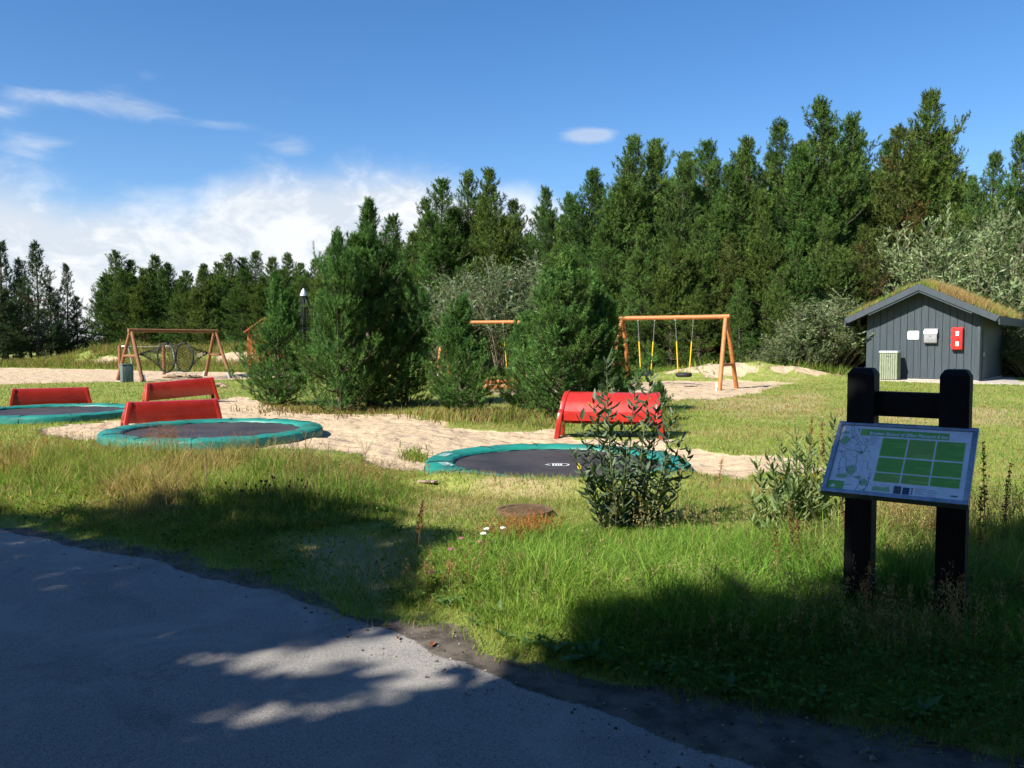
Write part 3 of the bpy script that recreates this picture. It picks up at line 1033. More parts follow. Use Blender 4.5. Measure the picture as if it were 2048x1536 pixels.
YAW1 = R(-33)
sw1 = place_swing(make_swingset(m_log), 6.95, 27.0, YAW1, BL, 'orange-brown log swing frame on sand with two tyre swings')
ux = Vector((math.cos(YAW1), math.sin(YAW1), 0))
for k, (dx, lab) in enumerate(((-.95, 'black tyre swing on yellow-sleeved chains, half hidden behind sapling and red bench'), (.42, 'black tyre swing on yellow-sleeved chains hanging beside the braced frame end'))):
    z0 = .44
    ts = make_tyre_swing(.31, z0, 0)
    p_ = Vector(sw1.location) + ux * dx
    ts.location = (p_.x, p_.y, sw1.location.z + z0)
    ts.rotation_euler = (0, 0, YAW1 + R(3 * k))
    tag(ts, lab, 'swing')
e2 = AT(1060, 645, 34.0)
sw2 = place_swing(make_swingset(m_log), e2.x, e2.y, R(-16), BL, 'orange-brown log swing frame mostly hidden behind the young pines')
ts = make_tyre_swing(.31, .44, 0)
p_ = Vector(sw2.location) + Vector((math.cos(R(-16)), math.sin(R(-16)), 0)) * 1.05
ts.location = (p_.x, p_.y, sw2.location.z + .44); ts.rotation_euler = (R(4), 0, R(-16))
tag(ts, 'tyre swing under the log frame hidden behind the young pines', 'swing')

# ------------------------------------------------------------------ net swing on the left
pl, pr2 = AT(262, 665, 32.8), AT(430, 664, 36.0)
NBL = (Vector((pr2.x - pl.x, pr2.y - pl.y, 0))).length
NYAW = math.atan2(pr2.y - pl.y, pr2.x - pl.x)
NBZ = 2.0 - hz((pl.x + pr2.x) / 2, (pl.y + pr2.y) / 2)
nf = place_swing(make_swingset(m_logold, 'net_swing_frame', NBL, NBZ, .92, .075, .98), pr2.x, pr2.y, NYAW, NBL, 'weathered brown A-frame carrying a black net tunnel')
netc = (pl + pr2) / 2
net = empty('net_tunnel', (netc.x, netc.y, nf.location.z), NYAW, 'black net tunnel with two round hoops slung in the brown A-frame', 'net')
HZ, HR = .98 - .1, .60
for hx in (-.42, .42):
    part('hoop', torus(HR, .032, 36, 8), m_net, net, smooth=True, mtx=Matrix.Translation((hx, 0, HZ)) @ Matrix.Rotation(math.pi / 2, 4, 'Y'))
cords = []
secs = [(-1.55, .04, 1.05), (-1.1, .20, 1.0), (-.7, .42, .93), (-.42, HR, HZ), (0, HR * .92, HZ - .02), (.42, HR, HZ), (.7, .42, .93), (1.1, .20, 1.0), (1.55, .04, 1.05)]
NS = 26


def sec(t):
    t = max(0, min(len(secs) - 1.0001, t)); i = int(t); q = t - i
    return [secs[i][k] + (secs[i + 1][k] - secs[i][k]) * q for k in range(3)]


for k in range(NS):
    for dr_ in (1, -1):
        pts = []
        for j in range(25):
            tt = j / 24 * 8
            x_, r_, z_ = sec(tt)
            a = 2 * math.pi * k / NS + dr_ * tt * .42
            pts.append((x_, r_ * math.cos(a), z_ + r_ * math.sin(a)))
        cords.append(tube(pts, .0048, 3, False))
part('netting', cords, m_net, net)
for s in (-1, 1):
    part('rope', [tube([(s * 1.55, 0, 1.05), (s * (NBL / 2 + .05), -.50, .98)], .012, 6), tube([(s * 1.55, 0, 1.05), (s * (NBL / 2 + .05), .50, .98)], .012, 6)], m_net, net)

# litter bin beside it
gx, gy = G(254, 765)
bin2 = empty('litter_bin', (gx, gy, hz(gx, gy)), R(38), 'dark grey-green box litter bin beside the brown A-frame', 'bin')
part('bin_body', prism([(-.20, -.20), (.20, -.20), (.20, .20), (-.20, .20)], -.02, .66, 'z'), m_bin, bin2, bevel=.03)
lid_ = part('bin_lid', box(-.215, .215, -.215, .215, .66, .71), m_bin, bin2, bevel=.015)
part('bin_mouth', lathe([(.001, .714), (.12, .714), (.125, .709)], 20), m_dark, lid_)
for s in (-.1, .1):
    part('rib', box(s - .012, s + .012, -.212, -.198, .04, .62), m_bin, bin2, bevel=.004)

# two posts with bent steel rail behind the net
pp = [AT(239, 690, 38.0), AT(327, 690, 39.0)]
hp = empty('pull_up_frame', ((pp[0].x + pp[1].x) / 2, (pp[0].y + pp[1].y) / 2, 0), 0, 'two thin brown posts joined by a wire with bent steel tubes', 'play frame')
for p_ in pp:
    lx, ly = p_.x - hp.location.x, p_.y - hp.location.y
    zt = p_.z - .02
    zb = hz(p_.x, p_.y) - .2
    po = part('post', tube([(lx, ly, zb), (lx, ly, zt)], .075, 10), m_logold, hp, smooth=True)
    part('steel_tube', tube([(lx + .06, ly, zt - .1), (lx + .12, ly, zt - .03), (lx + .32, ly, zt - .03), (lx + .40, ly, zt - .12), (lx + .52, ly, .65), (lx + .62, ly, zb)], .02, 8), m_steel, po, smooth=True)
a_, b_ = [Vector((p_.x - hp.location.x, p_.y - hp.location.y, p_.z - .05)) for p_ in pp]
part('top_wire', tube([a_, a_.lerp(b_, .5) - Vector((0, 0, .03)), b_], .014, 6), m_steel, hp)

# ------------------------------------------------------------------ play tower and climbing pole beyond the pines
ptw = AT(530, 715, 41.0)
tw = empty('play_tower', (ptw.x, ptw.y, hz(ptw.x, ptw.y)), R(18), 'orange-stained wooden play tower with slatted rail beyond the young pines', 'play tower')
TH = .75
for sx in (-1, 1):
    for sy in (-1, 1):
        part('post', box(sx * TH - .05, sx * TH + .05, sy * TH - .05, sy * TH + .05, -.2, 2.15), m_orange, tw, bevel=.01)
part('platform', box(-TH - .06, TH + .06, -TH - .06, TH + .06, .84, .90), m_orange, tw)
for sy in (-1, 1):
    for zz in (1.0, 1.75):
        part('rail', box(-TH - .02, TH + .02, sy * (TH + .055) - .02, sy * (TH + .055) + .02, zz, zz + .12), m_orange, tw)
    for k in range(9):
        x_ = -TH + .09 + k * (2 * TH - .18) / 8
        part('slat', box(x_ - .045, x_ + .045, sy * (TH + .095) - .014, sy * (TH + .095) + .014, .55, 1.86), m_orange, tw)
for k in range(9):
    y_ = -TH + .09 + k * (2 * TH - .18) / 8
    part('slat', box(-TH - .065, -TH - .04, y_ - .045, y_ + .045, .55, 1.86), m_orange, tw)
part('roof', [prism([(-TH - .25, 2.0), (0, 2.72), (0, 2.66), (-TH - .2, 1.95)], -TH - .2, TH + .2), prism([(TH + .25, 2.0), (0, 2.721), (0, 2.659), (TH + .2, 1.95)], -TH - .2, TH + .2)], m_orange, tw)
part('gable_board', prism([(-.62, 2.02), (.62, 2.02), (0, 2.58)], -TH - .03, -TH + .0), m_orange, tw)
pc = AT(607, 578, 43.0)
pole = empty('rope_pyramid', (pc.x, pc.y, hz(pc.x, pc.y)), 0, 'tall dark climbing pole with shiny silver cone cap above the pines', 'climbing frame')
pz = pc.z - pole.location.z
part('mast', tube([(0, 0, -.2), (0, 0, pz - .25)], .09, 12), m_skirt, pole, smooth=True)
part('cone_cap', lathe([(.19, pz - .36), (.19, pz - .33), (.12, pz - .12), (.05, pz), (.001, pz + .05)], 20), m_steel, pole, smooth=True)
for k in range(8):
    a = 2 * math.pi * k / 8
    part('rope', tube([(.1 * math.cos(a), .1 * math.sin(a), pz - .4), (2.6 * math.cos(a), 2.6 * math.sin(a), .0)], .022, 5), m_skirt, pole)
for j in range(1, 7):
    q = j / 7
    part('rope_ring', tube([((.1 + 2.5 * q) * math.cos(2 * math.pi * k / 8), (.1 + 2.5 * q) * math.sin(2 * math.pi * k / 8), (pz - .4) * (1 - q)) for k in range(9)], .014, 4), m_skirt, pole)

# ------------------------------------------------------------------ shed
YS = R(38)
SC = Vector((16.36, 33.25, 0))
sz = hz(SC.x, SC.y) + .03
shed = empty('turf_roof_shed', (SC.x, SC.y, sz), -YS, 'blue-grey board shed with overhanging gable and grassy turf roof', 'shed')
HW, DEP, SL = 2.06, 6.0, math.tan(R(25.3))
PK = 3.58                                           # wall apex under the roof
roofz = lambda x: PK - abs(x) * SL
NB = 16
bw = 2 * HW / NB
wall_back = part('wall_core', prism([(-HW + .01, .0), (HW - .01, .0), (HW - .01, roofz(HW) - .02), (0, PK - .02), (-HW + .01, roofz(HW) - .02)], .03, DEP), m_shadowgap, shed)
for k in range(NB):
    x0, x1 = -HW + k * bw + .008, -HW + (k + 1) * bw - .008
    rr_ = random.Random(k)
    dy = rr_.uniform(-.004, .004)
    pts = [(x0, .05 + rr_.uniform(-.015, .015)), (x1, .05), (x1, roofz(x1))]
    if x0 < 0 < x1:
        pts.append((0, PK))
    pts.append((x0, roofz(x0)))
    part('wall_board', prism(pts, -.004 + dy, .026 + dy), m_bluewood, shed, bevel=.003, smooth=False)
for s, nm in ((1, 'side_board'), (-1, 'side_board')):
    nb = 22
    for k in range(nb):
        y0, y1 = .03 + k * (DEP - .03) / nb + .008, .03 + (k + 1) * (DEP - .03) / nb - .008
        xa, xb = (HW - .006, HW + .022) if s > 0 else (-HW - .022, -HW + .006)
        part(nm, box(xa, xb, y0, y1, .05, roofz(HW) - .04), m_bluewood, shed)
part('corner_board', box(HW - .05, HW + .03, -.03, -.006, .05, roofz(HW) - .05), m_fascia, shed, bevel=.004)
# dark doorway on the right side
dr_ = part('door', box(HW + .024, HW + .05, .55, 1.45, .05, 2.0), m_fascia, shed, bevel=.004)
part('door_handle', box(HW + .05, HW + .10, .65, .69, .98, 1.12), m_steel, dr_, bevel=.004)
part('plinth', box(-HW - .02, HW + .02, -.012, DEP, -.3, .046), m_concrete, shed)
OH, RW = .62, 2.76                                  # front overhang and half width of the roof
RT = .16
for s in (-1, 1):
    part('roof_slab', prism([(0, PK + .015), (s * RW, roofz(RW) + .015), (s * RW, roofz(RW) + RT), (0, PK + RT)], -OH + .045, DEP + .4), m_shadowgap, shed)
    # barge boards: broad outer board and a narrower one under it
    part('barge_board', prism([(s * .002, PK + .24), (s * (RW + .04), roofz(RW + .04) + .24), (s * (RW - .09), roofz(RW - .09) - .02), (s * .002, PK - .02)], -OH, -OH + .042), m_fascia, shed, bevel=.004, smooth=False)
    part('under_barge_board', prism([(s * .002, PK - .005), (s * (RW - .85), roofz(RW - .85) - .005), (s * (RW - .90), roofz(RW - .90) - .10), (s * .002, PK - .10)], -OH + .046, -OH + .085), m_fascia, shed, bevel=.003, smooth=False)
    part('eave_board', prism([(s * (RW + .002), roofz(RW) - .08), (s * (RW + .04), roofz(RW) - .10), (s * (RW + .04), roofz(RW) + .22), (s * (RW + .002), roofz(RW) + .22)], -OH + .044, DEP + .4), m_fascia, shed)
# turf bed with a soft bulge, blades come later
tv, tf = [], []
nx_, ny_ = 40, 30
for j in range(ny_ + 1):
    for i in range(nx_ + 1):
        x_ = -RW + 2 * RW * i / nx_; y_ = -OH + .05 + (DEP + .4 + OH - .06) * j / ny_
        e_ = min(1, (RW - abs(x_)) / .35) * min(1, (y_ + OH) / .35 + .2)
        tv.append((x_, y_, roofz(x_) + RT + .02 + .09 * e_ + .08 * float(fbm(np.array([x_ * 1.3]), np.array([y_ * 1.3]), 1.0, 3, 77)[0]) - .08 * max(0, 1 - abs(x_) / .4)))
for j in range(ny_):
    for i in range(nx_):
        a = j * (nx_ + 1) + i
        tf.append((a, a + 1, a + nx_ + 2, a + nx_ + 1))
turf_bed = part('turf_bed', (tv, tf), m_soil, shed, smooth=True)
TURF = np.array(tv).reshape(ny_ + 1, nx_ + 1, 3)

shm = Matrix.Translation(shed.location) @ Matrix.Rotation(-YS, 4, 'Z')
shi = shm.inverted()


def on_wall(px, py):
    o_ = shi @ Vector((0, 0, EYE)); d_ = shi.to_3x3() @ ray(px, py)
    t = (-.004 - o_.y) / d_.y
    p = o_ + d_ * t
    return p.x, p.z


def wall_thing(name, label, cat, x, z):
    o = empty(name, shm @ Vector((x, -.009, z)), -YS, label, cat)
    return o


x0, z1 = on_wall(1815.5, 662); x1, z0 = on_wall(1838, 679)
w_, h_ = (x1 - x0), z1 - z0
o = wall_thing('wall_notice', 'blank white enamel notice screwed to the shed front', 'sign', (x0 + x1) / 2, z0)
part('plate', prism([(-w_ / 2 + .03, 0), (w_ / 2 - .03, 0), (w_ / 2, .03), (w_ / 2, h_ - .03), (w_ / 2 - .03, h_), (-w_ / 2 + .03, h_), (-w_ / 2, h_ - .03), (-w_ / 2, .03)], -.022, 0), m_white, o, bevel=.004)
for sx in (-1, 1):
    for q in (.05, h_ - .05):
        part('screw', box(sx * (w_ / 2 - .05) - .008, sx * (w_ / 2 - .05) + .008, -.026, -.0215, q - .008, q + .008), m_dark, o)
x0, z1 = on_wall(1850, 657); x1, z0 = on_wall(1875, 687)
w_, h_ = (x1 - x0), z1 - z0
o = wall_thing('mailbox', 'silver metal mailbox with curved flap on the shed front', 'mailbox', (x0 + x1) / 2, z0)
body = [(-.002, 0), (-.10, .0), (-.16, .04), (-.17, h_ * .6), (-.002, h_ * .68)]
part('box_body', prism([(a, b) for a, b in body], -w_ / 2, w_ / 2, 'x'), m_mail, o, bevel=.008)
fl = part('flap', prism([(-.002, h_ * .66), (-.185, h_ * .58), (-.19, h_ * .66), (-.15, h_ * .86), (-.08, h_ * .97), (-.002, h_)], -w_ / 2 - .012, w_ / 2 + .012, 'x'), m_steel, o, bevel=.008)
part('lock', box(-.02, .02, -.176, -.168, h_ * .45, h_ * .45 + .03), m_dark, o)
x0, z1 = on_wall(1905, 655); x1, z0 = on_wall(1926.5, 699.5)
w_, h_ = (x1 - x0), z1 - z0
o = wall_thing('fire_cabinet', 'bright red upright safety cabinet with two white stickers on the shed', 'cabinet', (x0 + x1) / 2, z0)
part('cabinet_body', box(-w_ / 2, w_ / 2, -.13, 0, 0, h_), m_cabinet, o, bevel=.035, seg=3)
dd_ = part('cabinet_door', box(-w_ / 2 + .01, w_ / 2 - .01, -.20, -.135, .01, h_ - .01), m_cabinet, o, bevel=.035, seg=3)
for zz, q in ((h_ * .63, .17), (h_ * .17, .17)):
    part('sticker', box(-.045, .065, -.2035, -.2005, zz, zz + q), m_white, dd_)
part('sticker_mark', lathe([(.001, 0), (.022, 0), (.024, .001)], 14), m_dark, dd_, mtx=Matrix.Translation((.01, -.2045, h_ * .63 + .09)) @ Matrix.Rotation(math.pi / 2, 4, 'X'))
for zz in (.16, .5, .82):
    part('hinge', box(-w_ / 2 - .03, -w_ / 2 + .01, -.145, -.115, h_ * zz, h_ * zz + .07), m_cabinet, o, bevel=.006)
# slatted waste bin
x0, z0 = on_wall(1773, 758); x1, _ = on_wall(1807, 758)
bw_ = .66
pbin = shm @ Vector(((x0 + x1) / 2 - .05, -.62, 0))
wb = empty('slatted_waste_bin', (pbin.x, pbin.y, sz + .012), -YS, 'greenish slatted wooden waste bin with zinc lid beside the shed', 'bin')
hb = 1.16
part('liner', box(-bw_ / 2 + .03, bw_ / 2 - .03, -.27, .27, .03, hb - .06), m_shadowgap, wb)
for k in range(8):
    x_ = -bw_ / 2 + .045 + k * (bw_ - .09) / 7
    part('slat', box(x_ - .034, x_ + .034, -.302, -.275, .02, hb - .09), m_slat, wb, bevel=.004, smooth=False)
    if k < 7:
        y_ = -.265 + k * .53 / 6
        for s in (-1, 1):
            part('slat', box(s * (bw_ / 2 - .0145) - .0135, s * (bw_ / 2 - .0145) + .0135, y_ - .033, y_ + .033, .02, hb - .09), m_slat, wb, bevel=.004, smooth=False)
ld = part('bin_lid', prism([(-bw_ / 2 - .02, hb - .09), (bw_ / 2 + .02, hb - .09), (bw_ / 2 + .02, hb), (-bw_ / 2 - .02, hb)], -.33, .31), m_lid, wb, bevel=.02)
part('bin_handle', [box(-.07, .07, -.33, -.318, hb - .22, hb - .20), box(-.07, -.055, -.318, -.303, hb - .22, hb - .16), box(.055, .07, -.318, -.303, hb - .22, hb - .16)], m_galv, wb)

# concrete apron round the shed
pv = [shm @ Vector(p) for p in ((-3.6, -1.05, 0), (-1.5, -1.25, 0), (1.2, -1.2, 0), (2.3, -1.35, 0), (6.5, -2.2, 0), (6.8, .4, 0), (3.4, .6, 0), (2.6, 5, 0), (-2.06, 5, 0), (-2.3, -.1, 0), (-3.4, -.5, 0))]
tag(part('pavement', prism([(p.x, p.y) for p in pv], sz - .25, sz + .01, 'z'), m_concrete, None, bevel=.01), kind='structure')

# ------------------------------------------------------------------ vegetation builders
UP = np.array([0, 0, 1.0])


def unit(v):
    return v / (np.linalg.norm(v, axis=-1, keepdims=True) + 1e-9)


def needles(B, D, L, col, k, nl, nw, spread, g, taper=.35):
    """bottle-brush shoots: k needles on each of n axes"""
    n = len(B)
    B = np.repeat(B, k, 0); D = unit(np.repeat(D, k, 0)); L = np.repeat(L, k); c = np.repeat(col, k, 0)
    u = g.random(n * k) ** .8
    rv = unit(g.normal(size=(n * k, 3)))
    rad_ = unit(np.cross(D, rv))
    a = np.radians(spread) * (1 - taper * u) * g.uniform(.75, 1.2, n * k)
    nd = unit(D * np.cos(a)[:, None] + rad_ * np.sin(a)[:, None])
    ln = nl * g.uniform(.7, 1.2, n * k) * (1 - .2 * u)
    p = B + D * (u * L)[:, None]
    sd = unit(np.cross(nd, unit(g.normal(size=(n * k, 3)))))
    w = nw * g.uniform(.75, 1.25, n * k)[:, None] / 2
    Vt = np.stack([p - sd * w, p + sd * w, p + nd * ln[:, None]], 1).reshape(-1, 3)
    c = c * g.uniform(.82, 1.18, (n * k, 1))
    F = np.arange(n * k * 3).reshape(-1, 3)
    return Vt, F, np.repeat(c, 3, 0)


def diamonds(P_, D, N, L, Wd, col, g, fold=.0):
    """leaves: base P_, axis D, rough normal N; two triangles each"""
    D = unit(D); S = unit(np.cross(D, N)); N2 = np.cross(S, D)
    L = L[:, None]; Wd = Wd[:, None]
    a = P_; b = P_ + D * L * .45 + S * Wd / 2 - N2 * L * .03; c_ = P_ + D * L; d = P_ + D * L * .45 - S * Wd / 2 - N2 * L * .03
    Vt = np.stack([a, b, c_, d], 1).reshape(-1, 3)
    i = np.arange(len(P_)) * 4
    F = np.concatenate([np.stack([i, i + 1, i + 2], 1), np.stack([i, i + 2, i + 3], 1)])
    return Vt, F, np.repeat(col, 4, 0)


def limbs(segs, sides=4):
    """list of (p0, p1, r0, r1) -> verts, quads"""
    p0 = np.array([s[0] for s in segs], float); p1 = np.array([s[1] for s in segs], float)
    r0 = np.array([s[2] for s in segs], float); r1 = np.array([s[3] for s in segs], float)
    t = unit(p1 - p0)
    ref = np.where(np.abs(t[:, 2:3]) < .9, UP[None], np.array([[1.0, 0, 0]]))
    u = unit(np.cross(t, ref)); w = np.cross(t, u)
    a = np.arange(sides) * 2 * math.pi / sides
    ring = u[:, None] * np.cos(a)[None, :, None] + w[:, None] * np.sin(a)[None, :, None]
    V0 = p0[:, None] + ring * r0[:, None, None]; V1 = p1[:, None] + ring * r1[:, None, None]
    Vt = np.concatenate([V0, V1], 1).reshape(-1, 3)
    base = np.arange(len(segs))[:, None] * 2 * sides
    k = np.arange(sides)[None]; k2 = (k + 1) % sides
    F = np.stack([base + k, base + k2, base + sides + k2, base + sides + k], -1).reshape(-1, 4)
    return Vt, F


def gen_pine(seed, H, Rm, z0, whorl, nb, prof, tw_step, tw_len, base, kn, nl, nw, sl, pitch0, pitch1, browns=0.0, leaders=4, skip=0.0, subs=0, curl=34):
    rs_ = random.Random(seed); g = np.random.default_rng(seed)
    segs = []; SB = []; SD = []; SLn = []; SC_ = []
    bend = [Vector((rs_.uniform(-.02, .02) * H, rs_.uniform(-.02, .02) * H, 0)) for _ in range(4)]

    def axis(z):
        t = z / H
        return Vector((bend[0].x * math.sin(t * 3), bend[0].y * math.sin(t * 2.5), z))
    tr0_ = .016 * H + .02
    n = 14
    for i in range(n):
        a, b = axis(H * i / n - (.3 if i == 0 else 0)), axis(H * (i + 1) / n)
        segs.append((a, b, tr0_ * (1 - i / n) ** .8 + .01, tr0_ * (1 - (i + 1) / n) ** .8 + .01))
    ph = rs_.uniform(0, 6)

    def shoot(p, d, l, c):
        j = rs_.uniform(.68, 1.4)
        SB.append(p); SD.append(d); SLn.append(l); SC_.append(c * np.array([j * (1 + .25 * (j - 1)), j, j * .95]))
    def grow(axis, z0, H, Rm, whorl):
        z = z0
        while z < H * .985:
            t = (z - z0) / (H - z0)
            Lw = Rm * prof(t) * rs_.uniform(.72, 1.2)
            nbb = max(4, int(round(nb * (1 - .35 * t))))
            a0 = rs_.uniform(0, 6.28)
            for b in range(nbb):
                if rs_.random() < skip:
                    continue
                a = a0 + b * 6.283 / nbb + rs_.uniform(-.3, .3)
                l = Lw * rs_.uniform(.55, 1.2) * (1 + .22 * math.sin(a * 2 + ph + z * .9) + .12 * math.sin(a * 3 - ph))
                pit = R(pitch0 + (pitch1 - pitch0) * t) + rs_.uniform(-.16, .16)
                cj = rs_.uniform(.72, 1.28)
                yel = rs_.uniform(0, 1)
                brown = rs_.random() < browns
                c = np.array([base[0] * cj * (1 + .18 * yel), base[1] * cj, base[2] * cj * (1 - .15 * yel)])
                if brown:
                    c = np.array([.105, .070, .028]) * cj
                p = axis(z + rs_.uniform(-.5, .5) * whorl * .6)
                nstep = max(3, int(l / .28))
                st = l / nstep
                r_ = .012 + .012 * l
                for s in range(nstep):
                    q = (s + 1) / nstep
                    pp_ = pit + R(curl) * q * q
                    d = Vector((math.cos(a) * math.cos(pp_), math.sin(a) * math.cos(pp_), math.sin(pp_)))
                    p2 = p + d * st
                    segs.append((p, p2, r_ * (1 - .8 * (s / nstep)), r_ * (1 - .8 * q)))
                    if q > .26 or l < .5:
                        ntw = max(1, int(st / tw_step + rs_.random()))
                        for _ in range(ntw):
                            for sg in (-1, 1):
                                if rs_.random() < .12:
                                    continue
                                ta = a + sg * rs_.uniform(.5, 1.25)
                                tl = tw_len * (.45 + .75 * (1 - q)) * rs_.uniform(.6, 1.3) * min(1.2, .36 + 1.0 * l / Rm)
                                tp_ = pp_ + rs_.uniform(-.25, .45)
                                td = Vector((math.cos(ta) * math.cos(tp_), math.sin(ta) * math.cos(tp_), math.sin(tp_)))
                                b0_ = p + d * st * rs_.random()
                                e_ = b0_ + td * tl
                                m_ = max(1, int(tl / (sl * .75)))
                                for k in range(m_):
                                    sp_ = b0_ + td * tl * (k + .6) / m_
                                    shoot(sp_, td * .8 + Vector((rs_.gauss(0, .3), rs_.gauss(0, .3), .45 + rs_.gauss(0, .25))), sl * rs_.uniform(.6, 1.2), c)
                        if rs_.random() < .6:
                            shoot(p2, d * .4 + Vector((rs_.gauss(0, .3), rs_.gauss(0, .3), .9)), sl * rs_.uniform(.7, 1.2), c)
                    p = p2
                shoot(p, d * .7 + Vector((0, 0, .6)), sl * 1.25, c * 1.08)
            z += whorl * rs_.uniform(.75, 1.25) * (1 - .25 * t)

    grow(axis, z0, H, Rm, whorl)
    tips = [(axis, H)]
    for _ in range(subs):
        a = rs_.uniform(0, 6.28); q = Rm * rs_.uniform(.22, .42); zs = H * rs_.uniform(.42, .62); ht = H * rs_.uniform(.74, .92)

        def ax2(z, a=a, q=q, zs=zs, ht=ht):
            t = max(0.0, min(1.0, (z - zs) / (ht - zs)))
            b = axis(min(z, H))
            return Vector((b.x + math.cos(a) * q * t ** .5, b.y + math.sin(a) * q * t ** .5, z))
        for i in range(5):
            segs.append((ax2(zs + (ht - zs) * i / 5), ax2(zs + (ht - zs) * (i + 1) / 5), .05 * (1 - i / 6), .05 * (1 - (i + 1) / 6)))
        grow(ax2, zs, ht, Rm * .42, whorl * 1.0)
        tips.append((ax2, ht))
    topc = np.array(base) * 1.15
    for ax_, ht in tips:
        for k in range(leaders):
            p = ax_(ht) if k == 0 else ax_(ht * .94) + Vector((rs_.uniform(-.12, .12), rs_.uniform(-.12, .12), 0)) * (1 + Rm * .3)
            ln = sl * (rs_.uniform(1.8, 2.6) if k == 0 else rs_.uniform(1.2, 2.2))
            if k == 0:
                p = p - Vector((0, 0, ln * .7))
            for j in range(3):
                shoot(p + Vector((0, 0, ln * j / 3)), Vector((rs_.gauss(0, .07), rs_.gauss(0, .07), 1)), ln / 3 * 1.2, topc)
                shoot(p + Vector((0, 0, ln * (j + .5) / 3)), Vector((rs_.gauss(0, .2), rs_.gauss(0, .2), 1)), ln / 3 * 1.2, topc)
    SB = np.array([tuple(v) for v in SB]); SD = np.array([tuple(v) for v in SD]); SLn = np.array(SLn); SC_ = np.array(SC_)
    Vn, Fn, cn = needles(SB, SD, SLn, SC_, kn, nl, nw, 58, g)
    Vt, Ft = limbs([(tuple(a), tuple(b), r, s) for a, b, r, s in segs])
    return np_mesh('crown', Vn, Fn, m_needle, cn), np_mesh('trunk', Vt, Ft, m_bark, None, True), len(SB)


def tree(name, meshes, loc, H, H0, rz, label, cat, group=None, wid=1.0):
    s = H / H0
    o = empty(name, loc, rz, label, cat, group)
    o.scale = (s * wid, s * wid, s)
    link('trunk', meshes[1], o)
    link('crown', meshes[0], o)
    return o


STAT = []
BASE_F = (0.070, 0.134, 0.037)
pf1 = lambda t: (1 - t) ** .72 * (.72 + .28 * min(1, t / .2)) * .92 + .05
pf2 = lambda t: (1 - t ** 1.35) ** .9 * (.72 + .28 * min(1, t / .25)) * .95 + .05
pf3 = lambda t: (1 - t) ** .82 * .98 + .06
FOREST = []
for sd_, H0, Rm, z0, pf, br, bs_, sb in ((101, 13, 3.5, .3, pf1, .0, BASE_F, 2), (102, 14, 3.5, .3, pf3, .0, (0.060, 0.122, 0.038), 1), (103, 12, 3.2, .3, pf2, .01, (0.079, 0.134, 0.035), 2),
                                         (104, 13, 3.3, .4, pf2, .06, (0.076, 0.114, 0.034), 2), (105, 12.5, 3.4, .3, pf1, .0, (0.072, 0.146, 0.041), 2)):
    cm, tm_, ns = gen_pine(sd_, H0, Rm, z0, .54, 9, pf, .30, .95, bs_, 21, .19, .034, .36, 4, 32, br, 4, .04, sb, 26)
    FOREST.append((cm, tm_, H0))
    STAT.append(('forest', sd_, ns))
SPARSE = []
for sd_, H0, Rm, z0 in ((201, 10, 2.7, 1.2), (202, 10, 2.4, .8)):
    cm, tm_, ns = gen_pine(sd_, H0, Rm, z0, .60, 7, pf3, .32, .85, (0.040, 0.072, 0.036), 15, .21, .042, .34, -2, 30, .02, 3, .10, 0)
    SPARSE.append((cm, tm_, H0))
    STAT.append(('sparse', sd_, ns))
YOUNG = []
pfy = lambda t: (1 - t) ** .88 * (.75 + .25 * min(1, t / .15)) + .03
pfy2 = lambda t: (1 - t) ** .80 * (.8 + .2 * min(1, t / .15)) + .02
for sd_, H0, Rm, z0, pf, lead in ((301, 4.4, 1.55, .10, pfy, 4), (302, 3.0, 1.28, .06, pfy2, 3), (303, 3.6, 1.45, .08, pfy2, 3)):
    cm, tm_, ns = gen_pine(sd_, H0, Rm, z0, .22, 8, pf, .14, .44, (0.074, 0.162, 0.048), 30, .105, .0130, .22, 6, 56, .0, lead, .02, 2)
    YOUNG.append((cm, tm_, H0))
    STAT.append(('young', sd_, ns))


def stand(kind, px, ytop, Y, name, label, cat, group=None, rz=None, wid=1.0, xoff=0.0):
    p = AT(px, ytop, Y)
    g_ = hz(p.x, p.y)
    m = kind
    return tree(name, (m[0], m[1]), (p.x, p.y, g_ - .05), p.z - g_, m[2], rz if rz is not None else random.uniform(0, 6.28), label, cat, group, wid)


